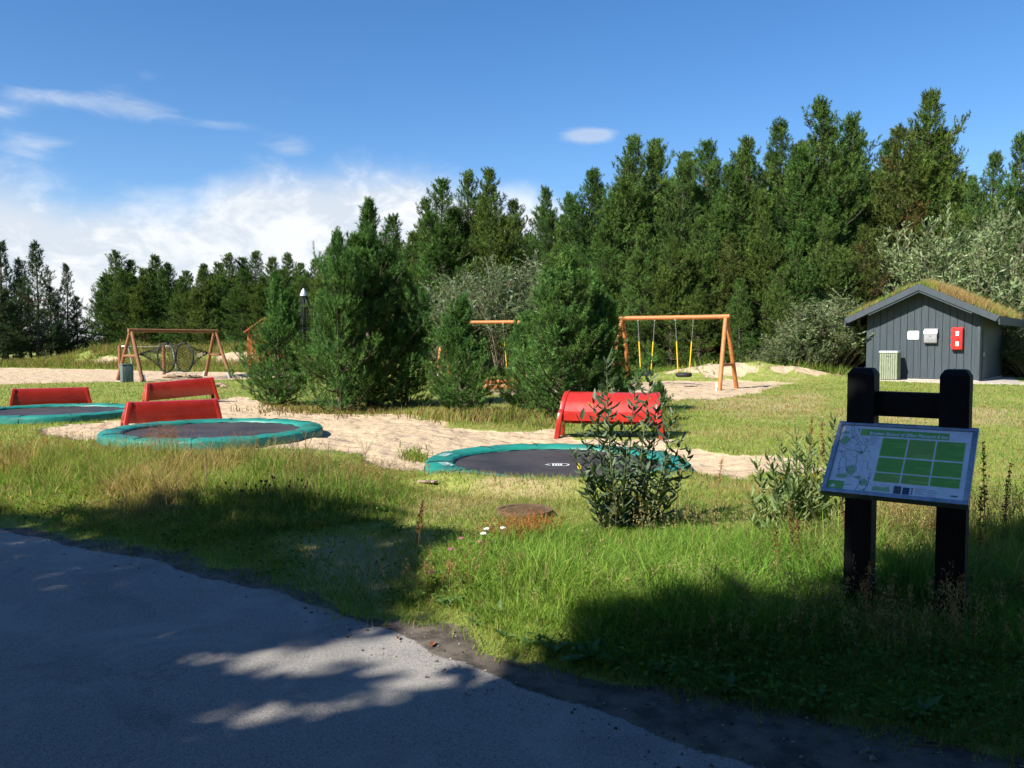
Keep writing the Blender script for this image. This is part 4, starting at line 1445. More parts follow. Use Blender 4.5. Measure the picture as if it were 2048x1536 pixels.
# the wood behind the shed and the swings
G_TALL = 'tall pines of the wood behind the swings'
tall = [(885, 366, 51, 4, .95), (938, 350, 53, 0, .9), (976, 345, 51, 2, .85), (1030, 436, 55, 0, 1), (1090, 380, 51, 1, .8), (1128, 436, 49, 4, .9), (1186, 345, 48, 1, 1.0),
        (1228, 395, 46, 4, 1.0), (1270, 282, 46, 0, .95), (1312, 290, 47, 4, .85), (1370, 328, 45, 1, .95), (1414, 292, 46, 4, .9), (1456, 338, 44, 0, 1.0), (1492, 284, 45, 2, .85),
        (1560, 250, 46, 1, .9), (1598, 305, 44, 4, 1.0), (1640, 212, 45, 0, 1.0), (1706, 238, 46, 1, .9)]
TALL_LABELS = ['first of three close-set pointed pines above the grey-green willows, nearest the tallest young pine', 'middle one of three close-set pointed pines above the grey-green willows',
               'tallest of three close-set pointed pines above the grey-green willows', 'short pine top filling the dip beside the three close-set pines', 'slim pointed pine standing alone above the dip in the wood',
               'low pine top directly behind the broad young pine', 'pine where the wood begins to rise towards the log swings', 'lower pine behind the far end of the log swing beam',
               'high pine rising behind the far leg of the log swing frame', 'high pine rising behind the half-hidden tyre swing', 'pine with lower top behind the fully visible tyre swing',
               'pointed pine between the visible tyre swing and the braced frame end', 'pine directly behind the braced end of the log swing frame', 'high pine just beyond the braced end of the log swing frame',
               'tall pine rising behind the sandy bank', 'lower pine between two taller ones behind the low spreading willow', 'very tall broad pine behind the rounded willow beside the shed',
               'tall slim pine behind the willow at the shed corner']
for (px, yt, d, k, w), lb in zip(tall, TALL_LABELS):
    stand(FOREST[k], px, yt, d, 'pine_tree', lb, 'tree', G_TALL, wid=w * 1.08)
stand(FOREST[3], 1795, 262, 44.5, 'pine_tree', 'broad pine with browned needles rising behind the shed roof', 'tree', wid=1.0)
stand(FOREST[2], 1862, 193, 45, 'pine_tree', 'tallest pine, wide dark crown above the pale bushes behind the shed', 'tree', wid=.92)
for px, yt, d, k, w in ((1990, 312, 52, 1, .85), (2040, 280, 50, 0, .9), (1945, 360, 56, 4, .8)):
    stand(FOREST[k], px, yt, d, 'pine_tree', 'slim pine standing beyond the pale bushes right of the shed', 'tree', 'pines right of the shed', wid=w)
for px, yt, d, k, w in ((2130, 310, 49, 4, .95), (2200, 335, 47, 2, 1.0), (2270, 295, 51, 0, .95), (2350, 325, 49, 1, 1.0), (2440, 305, 52, 4, 1.0), (2530, 315, 50, 0, 1.0), (2620, 300, 52, 2, 1.0)):
    stand(FOREST[k], px, yt, d, 'pine_tree', 'pine of the wood running on past the shed', 'tree', 'pines running on past the shed', wid=w)
under = [(1150, 520, 42, 2, 1.1), (1215, 500, 41.5, 0, 1.1), (1290, 455, 41, 4, 1.1), (1345, 480, 40, 2, 1.1), (1400, 440, 41, 0, 1.1), (1465, 470, 40.5, 3, 1.1), (1525, 430, 40.5, 2, 1.15),
         (1590, 470, 39.5, 4, 1.1), (1655, 440, 40.5, 0, 1.1), (1725, 455, 41, 3, 1.1), (1560, 540, 38.8, 0, 1.1), (1480, 560, 38.6, 4, 1.1), (1400, 570, 38.6, 2, 1.1)]
for px, yt, d, k, w in under:
    stand(FOREST[k], px, yt, d, 'pine_tree', 'lower bushy pine along the front edge of the wood', 'tree', 'lower pines at the edge of the wood', wid=w * .95)
back = [(850 + 58 * k, (430, 445, 420)[k % 3] - (60 if k > 6 else 0) - (40 if k > 12 else 0), 60 + 3 * (k % 2), k % 5) for k in range(19)]
for px, yt, d, k in back:
    stand(FOREST[k], px, yt - 25 - (30 if px > 1150 else 0), d, 'pine_tree', 'pine deep in the wood, only its top showing between others', 'tree', 'pines deep in the wood', wid=1.1)
# the far row beyond the net swing
L_ROW = 'pine of the even green row beyond the sandy track'
G_ROW = 'pines of the far row'
far = [(232, 506, 70), (262, 524, 71), (288, 540, 72), (310, 514, 70), (335, 530, 71), (372, 545, 70), (408, 531, 71), (436, 528, 72), (458, 511, 69), (485, 519, 70), (512, 506, 70), (545, 518, 69),
       (574, 511, 68), (602, 530, 67), (632, 520, 66), (662, 500, 65), (700, 488, 64), (745, 470, 62), (788, 434, 60), (826, 470, 58)]
for i, (px, yt, d) in enumerate(far):
    stand(FOREST[(0, 4, 1, 2)[i % 4]], px, yt, d, 'pine_tree', L_ROW, 'tree', G_ROW, wid=1.25)
for i in range(16):
    stand(FOREST[(4, 0, 2)[i % 3]], 205 + i * 40, 556 - 14 * (i % 2) - (40 if i > 11 else 0), 63 - .5 * (i % 3) - i * .35, 'pine_tree', 'lower pine in front of the even green row', 'tree', 'lower pines of the far row', wid=1.25)
# group of dark-needled pines at the left edge
for px, yt, d, k, w in ((-55, 470, 56, 0, 1.1), (2, 490, 55, 1, 1.1), (36, 520, 58, 0, 1.1), (68, 487, 54, 0, 1.0), (98, 575, 57, 1, 1.2), (12, 585, 53, 1, 1.3), (-30, 560, 52, 0, 1.3), (58, 600, 55, 1, 1.3), (40, 560, 60, 0, 1.2), (112, 600, 60, 0, 1.2), (-100, 500, 55, 1, 1.2), (-165, 515, 57, 0, 1.2), (-230, 505, 56, 1, 1.2), (-300, 520, 58, 0, 1.3), (-380, 505, 57, 1, 1.3)):
    stand(SPARSE[k], px, yt, d, 'pine_tree', 'dark layered pine in the dark-needled group beyond the lone bench', 'tree', 'dark pines beside the track', wid=w)
stand(SPARSE[1], 131, 533, 60, 'pine_tree', 'slender pale-topped pine standing apart from the dark group', 'tree', wid=.85)
stand(SPARSE[1], 152, 595, 58, 'pine_tree', 'low dark pine at the foot of the slender one', 'tree', wid=1.2)
# young pines between the trampolines
for px, yb, yt, k, w, rz, lab in ((556, 812, 572, 1, .95, 1.0, 'low young pine at the pinewood clump end facing the play tower'), (682, 822, 486, 2, .85, 2.2, 'mid-height young pine against the tallest pine of the clump'),
                                  (742, 815, 418, 0, 1.0, .4, 'tallest young pine of the clump, with several upright leaders'), (812, 815, 560, 2, .95, 4.0, 'shaded young pine leaning out behind the tallest one'),
                                  (925, 828, 612, 1, 1.05, 3.1, 'small light green young pine standing in a gap of the clump'), (1128, 836, 520, 2, 1.12, 5.2, 'broad young pine with tall bare leader behind the glossy bench'),
                                  (1190, 828, 580, 1, 1.05, .9, 'young pine reaching towards the log swing frame'), (1052, 826, 640, 1, .95, 2.6, 'little young pine tucked beside the broad one'),
                                  (1318, 840, 768, 1, 1.25, 2.0, 'tiny pine seedling beside the glossy red bench end')):
    x, y = G(px, yb)
    p = AT(px, yt, y)
    z_ = hz(x, y)
    m = YOUNG[k]
    tree('young_pine', (m[0], m[1]), (x, y, z_ - .05), p.z - z_ + .05, m[2], rz, lab, 'tree', None, w)


# pale willows
def gen_willow(seed, H0, Rm, nst, nleaf, L, Wd, base, up=.6, zmin=.05):
    rs_ = random.Random(seed); g = np.random.default_rng(seed)
    segs = []; LP = []; LD = []; LC = []
    for i in range(nst):
        a = rs_.uniform(0, 6.28); rr = Rm * math.sqrt(rs_.random()) * .98
        hh = H0 * math.sqrt(max(.05, 1 - (rr / Rm) ** 2 * .75)) * rs_.uniform(.55, 1.05)
        b0_ = Vector((math.cos(a) * rr * .25, math.sin(a) * rr * .25, -.1)); e_ = Vector((math.cos(a) * rr, math.sin(a) * rr, hh))
        m_ = b0_.lerp(e_, .5) + Vector((0, 0, hh * .12))
        pts = [b0_, b0_.lerp(m_, .5), m_, m_.lerp(e_, .5), e_]
        for k in range(4):
            segs.append((tuple(pts[k]), tuple(pts[k + 1]), .03 * (1 - k / 4.5), .03 * (1 - (k + 1) / 4.5)))
        cj = rs_.uniform(.75, 1.2)
        for tt in range(9):
            q = rs_.uniform(.25, 1) ** .7
            bp_ = b0_.lerp(m_, q * 2) if q < .5 else m_.lerp(e_, q * 2 - 1)
            td = Vector((rs_.gauss(0, 1), rs_.gauss(0, 1), abs(rs_.gauss(0, 1)) + up)).normalized()
            tl = rs_.uniform(.35, .8) * H0 / 4
            segs.append((tuple(bp_), tuple(bp_ + td * tl), .008, .003))
            for k in range(nleaf):
                s = (k + rs_.random()) / nleaf
                p = bp_ + td * tl * s
                if p.z < zmin:
                    continue
                LP.append(tuple(p)); LD.append(tuple(td * .8 + Vector((rs_.gauss(0, .6), rs_.gauss(0, .6), rs_.gauss(0, .4)))))
                j = cj * rs_.uniform(.8, 1.2)
                LC.append((base[0] * j, base[1] * j, base[2] * j))
    LP = np.array(LP); LD = np.array(LD); LC = np.array(LC)
    n = len(LP)
    Vn, Fn, cn = diamonds(LP, LD, unit(g.normal(size=(n, 3)) + UP), L * g.uniform(.7, 1.3, n), Wd * g.uniform(.7, 1.3, n), LC, g)
    Vt, Ft = limbs(segs, 4)
    return np_mesh('crown', Vn, Fn, m_leaf, cn), np_mesh('trunk', Vt, Ft, m_bark_pale, None, True), H0


WIL = gen_willow(401, 4.0, 2.3, 150, 17, .15, .040, (.19, .262, .110))
WIL2 = gen_willow(402, 4.0, 2.2, 150, 16, .14, .046, (.15, .205, .085))
WIL3 = gen_willow(403, 4.0, 2.4, 150, 16, .14, .042, (.125, .18, .080))
for kind, px, yt, d, w, lab in ((WIL, 1885, 440, 41.5, 1.0, 'silvery willow bush rising above the turf roof'), (WIL2, 2035, 420, 43.5, .9, 'tall pale green willow bush beyond the right roof edge'),
                                (WIL, 1965, 520, 42, .95, 'low silver willow bush behind the roof, under the tall one'), (WIL2, 1655, 590, 37.2, 1.15, 'rounded green willow bush left of the shed wall'),
                                (WIL2, 1715, 610, 38.6, 1.1, 'green willow bush tucked behind the shed corner'), (WIL2, 1610, 650, 36.6, 1.0, 'low spreading willow bush beside the sandy bank'),
                                (WIL3, 1010, 520, 38.5, 1.1, 'grey-green willow bush above the half-hidden swing beam'), (WIL3, 930, 545, 39.5, 1.1, 'grey-green willow bush behind the small light pine'),
                                (WIL3, 1070, 590, 37.5, 1.1, 'grey-green willow bush behind the broad young pine'), (WIL2, 1545, 690, 37.6, 1.4, 'low green shrub at the foot of the wood behind the sandy bank'),
                                (WIL2, 2075, 640, 36.5, 1.3, 'leafy shrub in shade beside the shed side wall'), (WIL2, 2010, 650, 39.5, 1.2, 'leafy shrub in deep shade behind the shed side wall')):
    stand(kind, px, yt, d, 'willow_bush', lab, 'bush', wid=w * (1.3 if yt > 560 else 1))

# shade trees behind the camera: they throw the dappled shade on road and verge
SH = np.array([math.sin(SUN_AZ), math.cos(SUN_AZ)]) / math.tan(SUN_EL)


def polyz(z, *pts):
    return np.array([G(*p, z) for p in pts]) + SH * z


LIT = np.vstack([polyz(.12, (-900, 985), (0, 1002), (100, 1002), (200, 984), (330, 970), (480, 985), (560, 990), (700, 1004), (760, 1034), (840, 1046), (950, 1060)), poly((1060, 1066),
                      (960, 1090), (860, 1105), (830, 1130), (800, 1195), (680, 1258), (500, 1270), (335, 1298), (310, 1346), (500, 1356), (640, 1345), (720, 1334), (700, 1368), (560, 1378),
                      (380, 1404), (245, 1486), (400, 1480), (520, 1450), (700, 1444), (860, 1418), (950, 1360), (1010, 1338), (1085, 1305)), polyz(.2, (1130, 1240), (1148, 1196), (1300, 1184), (1500, 1182), (1630, 1178), (1700, 1160), (1760, 1142), (1850, 1112), (2048, 1045), (2500, 950)),
                 [(60, 10), (60, 300), (-200, 300), (-200, 12)]])
DAP = [poly((300, 1480), (400, 1462), (430, 1478), (340, 1505)), poly((60, 1152), (150, 1146), (160, 1165), (40, 1172)), poly((560, 1428), (640, 1405), (760, 1400), (700, 1432))]
SH = np.array([math.sin(SUN_AZ), math.cos(SUN_AZ)]) / math.tan(SUN_EL)


def shade_tree(seed, tx, ty, zc, rx, ry, rz_, n, label):
    g = np.random.default_rng(seed)
    zg = hz(tx, ty)
    o = empty('broadleaf_tree', (tx, ty, zg), 0, label, 'tree', 'trees behind the road')
    Pn = []
    tot = 0
    while tot < n:
        q = unit(g.normal(size=(n, 3))) * (g.random((n, 1)) ** .4)
        q = q * np.array([rx, ry, rz_]) + np.array([tx, ty, zc])
        dens = fbm(q[:, 0] * .9 + q[:, 2] * .5, q[:, 1] * .9 - q[:, 2] * .3, 1.0, 2, seed)
        q = q[dens > .22]
        gx_ = q[:, 0] + SH[0] * q[:, 2] + g.normal(size=len(q)) * .11; gy_ = q[:, 1] + SH[1] * q[:, 2] + g.normal(size=len(q)) * .08
        bad = inside(LIT, gx_, gy_)
        for d in DAP:
            bad |= inside(d, gx_, gy_)
        q = q[~bad]
        Pn.append(q); tot += len(q)
    Pn = np.vstack(Pn)[:n]
    c = np.array([.06, .10, .025]) * g.uniform(.7, 1.3, (n, 1))
    Vn, Fn, cn = diamonds(Pn - np.array([tx, ty, zg]), g.normal(size=(n, 3)), unit(g.normal(size=(n, 3)) + UP), g.uniform(.16, .28, n), g.uniform(.12, .2, n), c, g)
    segs = [((0, 0, -.3), (0, 0, zc - zg - rz_ * .6), .22, .15), ((0, 0, zc - zg - rz_ * .6), (0, 0, zc - zg + rz_ * .4), .15, .05)]
    link('trunk', np_mesh('trunk', *limbs(segs, 10), m_bark, None, True), o)
    link('crown', np_mesh('crown', Vn, Fn, m_leaf, cn), o)


for args in ((1, -9.5, -1.5, 6.6, 4.2, 4.2, 3.2, 26000), (2, -13.2, 3.0, 5.6, 3.4, 3.2, 2.6, 17000), (3, -3.4, -2.0, 7.2, 4.0, 4.0, 3.0, 22000), (4, 1.2, -4.6, 7.4, 4.0, 3.6, 3.2, 12000), (5, -7.0, -5.6, 7.0, 4.0, 3.8, 3.2, 19000)):
    shade_tree(*args, 'leafy broadleaf tree standing behind the road')

for x, y, k in ((-34, -9, 0), (-28, -12, 1), (-22.5, -10.5, 2), (-17, -13, 4), (-11.5, -11, 0), (-6, -13.5, 2), (-.5, -10.5, 1), (5, -9, 4), (10.5, -7, 0), (15, -9.5, 2), (20, -6, 1), (25, -8, 4), (-25, -5, 4), (14, -2.5, 1)):  # unseen pine row, added to block the rear sky and darken the shaded road
    m = FOREST[k]
    tree('pine_tree', (m[0], m[1]), (x, y, hz(x, y) - .05), 13 + (k * 7 % 3), m[2], k + x, 'unseen tall pine added behind the road to block skylight', 'tree', 'added sky-blocking pines', 1.25)

# ------------------------------------------------------------------ grass and weeds
REG_A = poly((-500, 925), (0, 905), (200, 903), (420, 910), (650, 922), (760, 948), (830, 985), (850, 1020), (760, 1045), (600, 1060), (400, 1072), (200, 1045), (0, 1012), (-500, 960))
REG_B = poly((820, 1120), (1000, 1078), (1150, 1062), (1400, 1066), (1700, 1072), (2100, 1010), (2500, 1020), (2400, 1490), (2048, 1470), (1700, 1415), (1500, 1380), (1330, 1345), (1180, 1315), (1060, 1280), (930, 1232), (840, 1190))
POST_XY = [(2.017, 4.744), (2.403, 4.476)]


def keep_clear(x, y):
    """true where grass may grow: not on sand, road or trampolines"""
    k = np.ones(x.shape, bool)
    for t in TRAMP:
        k &= np.hypot(x - t['c'][0], y - t['c'][1]) > t['r'] + .02
    s = shi.to_3x3()
    lx = (x - SC.x) * math.cos(YS) - (y - SC.y) * math.sin(YS)
    ly = (x - SC.x) * math.sin(YS) + (y - SC.y) * math.cos(YS)
    k &= ~((lx > -2.4) & (lx < 6) & (ly > -1.3))
    for b in (b0, b1, b2, b3):
        k &= ~((abs(x - b.location.x) < .95) & (abs(y - b.location.y) < .4))
    return k


def blades(x, y, h, w, col, g, lean=.35, segs=2, zoff=None, ang=None):
    n = len(x)
    z = height(x, y) if zoff is None else zoff
    a = g.uniform(0, 6.283, n) if ang is None else ang + g.normal(size=n) * .5
    ld = np.stack([np.cos(a), np.sin(a), np.zeros(n)], 1)
    la = lean * g.uniform(.2, 1.6, n)
    b = g.uniform(0, 6.283, n)
    sd = np.stack([np.cos(b), np.sin(b), np.zeros(n)], 1) * (w / 2)[:, None]
    p0 = np.stack([x, y, z - .01], 1)
    if segs == 1:
        tip = p0 + UP * h[:, None] + ld * (h * la)[:, None]
        V_ = np.stack([p0 - sd, p0 + sd, tip], 1).reshape(-1, 3)
        return V_, np.arange(3 * n).reshape(-1, 3), np.repeat(col, 3, 0)
    pm_ = p0 + UP * (h * .58)[:, None] + ld * (h * la * .35)[:, None]
    tip = p0 + UP * (h * (1 - .25 * la ** 2).clip(.3))[:, None] + ld * (h * la)[:, None]
    V_ = np.stack([p0 - sd, p0 + sd, pm_ - sd * .75, pm_ + sd * .75, tip], 1).reshape(-1, 3)
    i = np.arange(n) * 5
    F_ = np.concatenate([np.stack([i, i + 1, i + 3], 1), np.stack([i, i + 3, i + 2], 1), np.stack([i + 2, i + 3, i + 4], 1)])
    return V_, F_, np.repeat(col, 5, 0)


def tufts(x, y, g, per=16, rad_=.035):
    """gather scattered points into tufts; returns positions, tuft index and outward angle"""
    n = len(x)
    nc = max(1, n // per)
    c = g.integers(0, n, nc)
    k = g.integers(0, nc, n)
    r_ = np.abs(g.normal(size=n)) * rad_ * g.uniform(.5, 1.8, nc)[k]
    a = g.uniform(0, 6.283, n)
    return x[c][k] + r_ * np.cos(a), y[c][k] + r_ * np.sin(a), k, a, nc


def merge(lst):
    off = 0; Vs, Fs, Cs = [], [], []
    for v, f, c in lst:
        Vs.append(v); Fs.append(f + off); Cs.append(c); off += len(v)
    return np.vstack(Vs), np.vstack(Fs), np.vstack(Cs)


def gcol(x, y, g, dryness, jit=.25):
    n = len(x)
    gr = np.array([.135, .235, .042]); gr2 = np.array([.265, .335, .068]); st = np.array([.40, .30, .13])
    t = np.clip(fbm(x, y, .8, 3, 61) * 1.6 - .3 + g.normal(size=n) * .2, 0, 1)[:, None]
    c = gr * (1 - t) + gr2 * t
    d = (np.clip(dryness + g.normal(size=n) * .28, 0, 1) > .5)[:, None]
    c = np.where(d, st * g.uniform(.65, 1.1, (n, 1)), c)
    return c * g.uniform(1 - jit, 1 + jit, (n, 1))


def polar(n, r0, r1, a0, a1, g):
    a = np.radians(g.uniform(a0, a1, n)); r = r0 * (r1 / r0) ** g.random(n)
    return r * np.sin(a), r * np.cos(a)


g = np.random.default_rng(77)
# short lawn
x, y = polar(330000, 5.0, 46, -34, 34, g)
s_ = mask_sand(x, y); dsd = sdist(DIRT, x, y)
ok = keep_clear(x, y) & (s_ < .45 + .2 * g.normal(size=len(x))) & (dsd < -.05 + .1 * g.normal(size=len(x)))
bare = sm(sdist(BARE, x, y), -.3, .3)
ok &= g.random(len(x)) > bare * .8
x, y = x[ok], y[ok]
dry = .08 + .6 * sm(fbm(x, y, .5, 4, 53), .48, .68)
for q in DRY:
    dry = np.maximum(dry, .30 + .28 * sm(sdist(q, x, y), -.8, .6))
r = np.hypot(x, y)
h = g.uniform(.03, .075, len(x)) * (.8 + .5 * fbm(x, y, 1.3, 3, 66)) + .0005 * r
w = .004 + .00055 * r
L1 = blades(x, y, h, w * g.uniform(.8, 1.2, len(x)), gcol(x, y, g, dry), g, .8, 1)
o = link('lawn_grass', np_mesh('lawn_grass', *L1[:2], m_grass, L1[2]))
tag(o, 'short sunlit yellow-green grass of the lawn', 'grass', kind='stuff')

# tall verge grass
parts_ = []
bb = [REG_A[:, 0].min(), REG_A[:, 0].max(), REG_A[:, 1].min(), REG_A[:, 1].max()]
x, y = polar(150000, 6.2, 13.5, -37, -2, g)
sd_ = sdist(REG_A, x, y) + (fbm(x, y, 1.1, 3, 71) - .5) * .8
dsd = -sdist(DIRT, x, y)
ok = keep_clear(x, y) & (sd_ > 0) & (mask_sand(x, y) < .6) & (g.random(len(x)) < .35 + 1.1 * fbm(x, y, 1.6, 3, 72))
x, y, sd_, dsd = x[ok], y[ok], sd_[ok], dsd[ok]
x, y, kt, at_, nc = tufts(x, y, g, 14, .045)
sd_ = sdist(REG_A, x, y); dsd = -sdist(DIRT, x, y)
ok = keep_clear(x, y) & (mask_sand(x, y) < .6)
x, y, sd_, dsd, kt, at_ = x[ok], y[ok], sd_[ok], dsd[ok], kt[ok], at_[ok]
tv_ = g.uniform(.55, 1.25, nc)[kt]; td_ = g.normal(size=nc)[kt]
hh = (.09 + .21 * sm(sd_, -.1, .9) * sm(dsd, .3, 1.8)) * (.5 + .9 * fbm(x, y, 1.2, 3, 73)) * tv_ * g.uniform(.45, 1.35, len(x))
cg = gcol(x, y, g, .27 + .75 * sm(fbm(x, y, .8, 3, 74), .40, .66) + .22 * td_) * g.uniform(.7, 1.3, nc)[kt][:, None]
parts_.append(blades(x, y, hh, g.uniform(.004, .010, len(x)), cg, g, .75, ang=at_))
x, y = polar(230000, 2.9, 8.2, -9, 37, g)
sd_ = sdist(REG_B, x, y) + (fbm(x, y, 1.4, 3, 75) - .5) * .5
ok = (sd_ > 0) & (g.random(len(x)) < .45 + .9 * fbm(x, y, 2.2, 3, 76))
for px_, py_ in POST_XY:
    ok &= np.hypot(x - px_, y - py_) > .10
x, y, sd_ = x[ok], y[ok], sd_[ok]
x, y, kt, at_, nc = tufts(x, y, g, 16, .034)
sd_ = sdist(REG_B, x, y)
ok = sdist(DIRT, x, y) < .02
for px_, py_ in POST_XY:
    ok &= np.hypot(x - px_, y - py_) > .10
x, y, sd_, kt, at_ = x[ok], y[ok], sd_[ok], kt[ok], at_[ok]
tv_ = g.uniform(.55, 1.35, nc)[kt]; td_ = g.normal(size=nc)[kt]
near = (1 - .58 * sm(x, 1.2, 1.7) * sm(-y, -5.0, -4.5)) * (1 - .5 * np.exp(-((x - .93) / .7) ** 2 - ((y - 6.3) / .7) ** 2))
hh = (.06 + .19 * sm(sd_, -.05, .9)) * (.45 + 1.0 * fbm(x, y, 1.6, 3, 77)) * tv_ * near * g.uniform(.4, 1.4, len(x))
behind = sm(y - .2 * x, 4.3, 5.1) * sm(x, 1.6, 2.2)
cg = gcol(x, y, g, .05 + .55 * sm(fbm(x, y, .9, 3, 78), .52, .72) + .40 * behind + .16 * td_) * g.uniform(.7, 1.35, nc)[kt][:, None] * np.array([.90, 1.08, .95])
parts_.append(blades(x, y, hh, g.uniform(.0028, .0075, len(x)), cg, g, .85, ang=at_))
# low shoulder growth between the two, and ragged edge onto the shoulder
x, y = polar(190000, 2.9, 10.5, -37, 37, g)
dsd = -sdist(DIRT, x, y) + (fbm(x, y, 2.2, 4, 52) - .5) * -.7
ok = (dsd > -.25) & (dsd < 1.1) & keep_clear(x, y) & (g.random(len(x)) > .6 * sm(sdist(BARE, x, y), -.3, .3)) & (g.random(len(x)) < sm(dsd, -.25, .25))
x, y, dsd = x[ok], y[ok], dsd[ok]
parts_.append(blades(x, y, g.uniform(.025, .10, len(x)), g.uniform(.003, .006, len(x)), gcol(x, y, g, np.full(len(x), .22)), g, .8))
# seed stalks with rusty heads
def stalks(x, y, hs, colr, n_sp, g, rad_=.018, hl=.35):
    n = len(x)
    out = [blades(x, y, hs, np.full(n, .0032), np.tile(np.array([[.22, .16, .07]]), (n, 1)) * g.uniform(.7, 1.2, (n, 1)), g, .18)]
    z = height(x, y)
    k = n_sp
    X_ = np.repeat(x, k); Y_ = np.repeat(y, k); H_ = np.repeat(hs, k); Z_ = np.repeat(z, k)
    u = 1 - hl * g.random(n * k)
    P0 = np.stack([X_ + g.normal(size=n * k) * rad_ * (1.3 - u), Y_ + g.normal(size=n * k) * rad_ * (1.3 - u), Z_ + H_ * u], 1)
    c = np.tile(np.array([colr]), (n * k, 1)) * g.uniform(.6, 1.3, (n * k, 1))
    D = g.normal(size=(n * k, 3)) * .5 + UP
    out.append(diamonds(P0, D, g.normal(size=(n * k, 3)), g.uniform(.010, .022, n * k), g.uniform(.004, .008, n * k), c, g))
    return out


for cx_, cy_, sp_, n_, col_, hr in ((330, 925, 26, 120, (.34, .15, .06), (.35, .55)), (60, 930, 60, 110, (.34, .15, .06), (.3, .5)), (180, 925, 50, 70, (.30, .17, .07), (.3, .5)), (520, 935, 70, 60, (.3, .17, .07), (.3, .45)),
                                    (760, 990, 50, 140, (.38, .27, .11), (.2, .36)), (640, 985, 60, 90, (.36, .25, .1), (.25, .42)), (1065, 1105, 28, 110, (.42, .16, .06), (.16, .28)), (1010, 1120, 30, 60, (.36, .17, .07), (.16, .28)),
                                    (1440, 1100, 120, 90, (.40, .32, .15), (.2, .36)), (1800, 1130, 60, 240, (.42, .33, .15), (.35, .62)), (1870, 1120, 40, 120, (.40, .30, .13), (.35, .6)), (1990, 1110, 50, 130, (.38, .31, .14), (.3, .55)),
                                    (1620, 1300, 160, 110, (.36, .27, .15), (.2, .4)), (1900, 1330, 120, 90, (.34, .26, .14), (.2, .42)), (1380, 1230, 140, 60, (.36, .30, .14), (.2, .34)), (900, 1180, 60, 40, (.36, .2, .1), (.15, .28))):
    px_ = g.normal(cx_, sp_, n_); py_ = g.normal(cy_, max(7, sp_ * .16), n_)
    py_ = np.maximum(py_, 870)
    xy = np.array([G(a, b) for a, b in zip(px_, py_)])
    ok = (sdist(DIRT, xy[:, 0], xy[:, 1]) < -.05) & keep_clear(xy[:, 0], xy[:, 1])
    xy = xy[ok]
    parts_ += stalks(xy[:, 0], xy[:, 1], g.uniform(hr[0], hr[1], len(xy)), col_, 16, g)
Vg, Fg, Cg = merge(parts_)
o = link('verge_grass', np_mesh('verge_grass', Vg, Fg, m_grass, Cg))
tag(o, 'long mixed green and straw grass of the road verge', 'grass', kind='stuff')

# clover and small broad leaves along the edge
x, y = polar(26000, 3.2, 9.5, -36, 37, g)
e_ = -sdist(DIRT, x, y)
ok = (e_ > .02) & (e_ < 1.6) & (fbm(x, y, 1.5, 3, 81) > .47) & keep_clear(x, y) & (g.random(len(x)) > .8 * sm(sdist(BARE, x, y), -.3, .3))
x, y = x[ok], y[ok]
n = len(x)
P0 = np.stack([x, y, height(x, y) + g.uniform(.02, .11, n)], 1)
c = np.array([.075, .145, .03]) * g.uniform(.65, 1.4, (n, 1))
L2 = diamonds(P0, np.stack([g.normal(size=n), g.normal(size=n), g.normal(size=n) * .3], 1), UP + g.normal(size=(n, 3)) * .35, g.uniform(.018, .05, n), g.uniform(.014, .034, n), c, g)
o = link('clover', np_mesh('clover', *L2[:2], m_clover, L2[2]))
tag(o, 'low clover and broad leaves along the grass edge', 'ground cover', kind='stuff')

# rough dry grass and brush at the foot of the young pines, on the dune and by the bank
parts_ = []
for cx_, cy_, sx_, n_, dr_, hr in ((690, 826, 80, 420, .95, (.05, .22)), (580, 822, 40, 260, .95, (.05, .2)), (985, 840, 60, 1500, .62, (.06, .30)), (880, 832, 30, 350, .7, (.06, .22)), (1085, 850, 30, 420, .5, (.06, .2)),
                                   (1330, 852, 12, 500, .3, (.1, .4)), (1400, 752, 50, 2200, .15, (.15, .40)), (1560, 748, 60, 2400, .1, (.15, .45)), (1500, 735, 90, 3000, .05, (.2, .55)), (1650, 742, 40, 1500, .2, (.1, .35)), (1350, 750, 30, 1200, .1, (.15, .5)), (830, 905, 14, 260, .1, (.06, .16)),
                                   (1250, 742, 60, 1500, .1, (.2, .5))):
    px_ = g.normal(cx_, sx_, n_); py_ = g.normal(cy_, 4.5 if cy_ > 800 else 3.0, n_)
    xy = np.array([G(a, b) for a, b in zip(px_, py_)])
    ok = keep_clear(xy[:, 0], xy[:, 1])
    xy = xy[ok]
    r = np.hypot(xy[:, 0], xy[:, 1])
    parts_.append(blades(xy[:, 0], xy[:, 1], g.uniform(hr[0], hr[1], len(xy)), .006 + .0009 * r, gcol(xy[:, 0], xy[:, 1], g, np.full(len(xy), dr_)) * (.55 if dr_ > .9 else .85), g, .6))
# dune
n_ = 26000
x = g.uniform(DUNE[0].x - 4, DUNE[2].x + 4, n_); y = g.uniform(46.5, 56, n_)
ok = (mask_sand(x, y) < .4) & (fbm(x, y, .7, 3, 91) > .36)
x, y = x[ok], y[ok]
parts_.append(blades(x, y, g.uniform(.2, .55, len(x)), np.full(len(x), .05), gcol(x, y, g, np.full(len(x), .55)) * .8, g, .6, 1))
x, y = polar(30000, 40, 62, -34, -8, g)
ok = mask_sand(x, y) < .4
x, y = x[ok], y[ok]
parts_.append(blades(x, y, g.uniform(.08, .3, len(x)), np.full(len(x), .05), gcol(x, y, g, np.full(len(x), .4)) * .8, g, .6, 1))
x, y = polar(26000, 36.5, 44, -4, 34, g)
ok = keep_clear(x, y)
x, y = x[ok], y[ok]
parts_.append(blades(x, y, g.uniform(.1, .5, len(x)), np.full(len(x), .045), gcol(x, y, g, np.full(len(x), .12)) * .75, g, .6, 1))
Vg, Fg, Cg = merge(parts_)
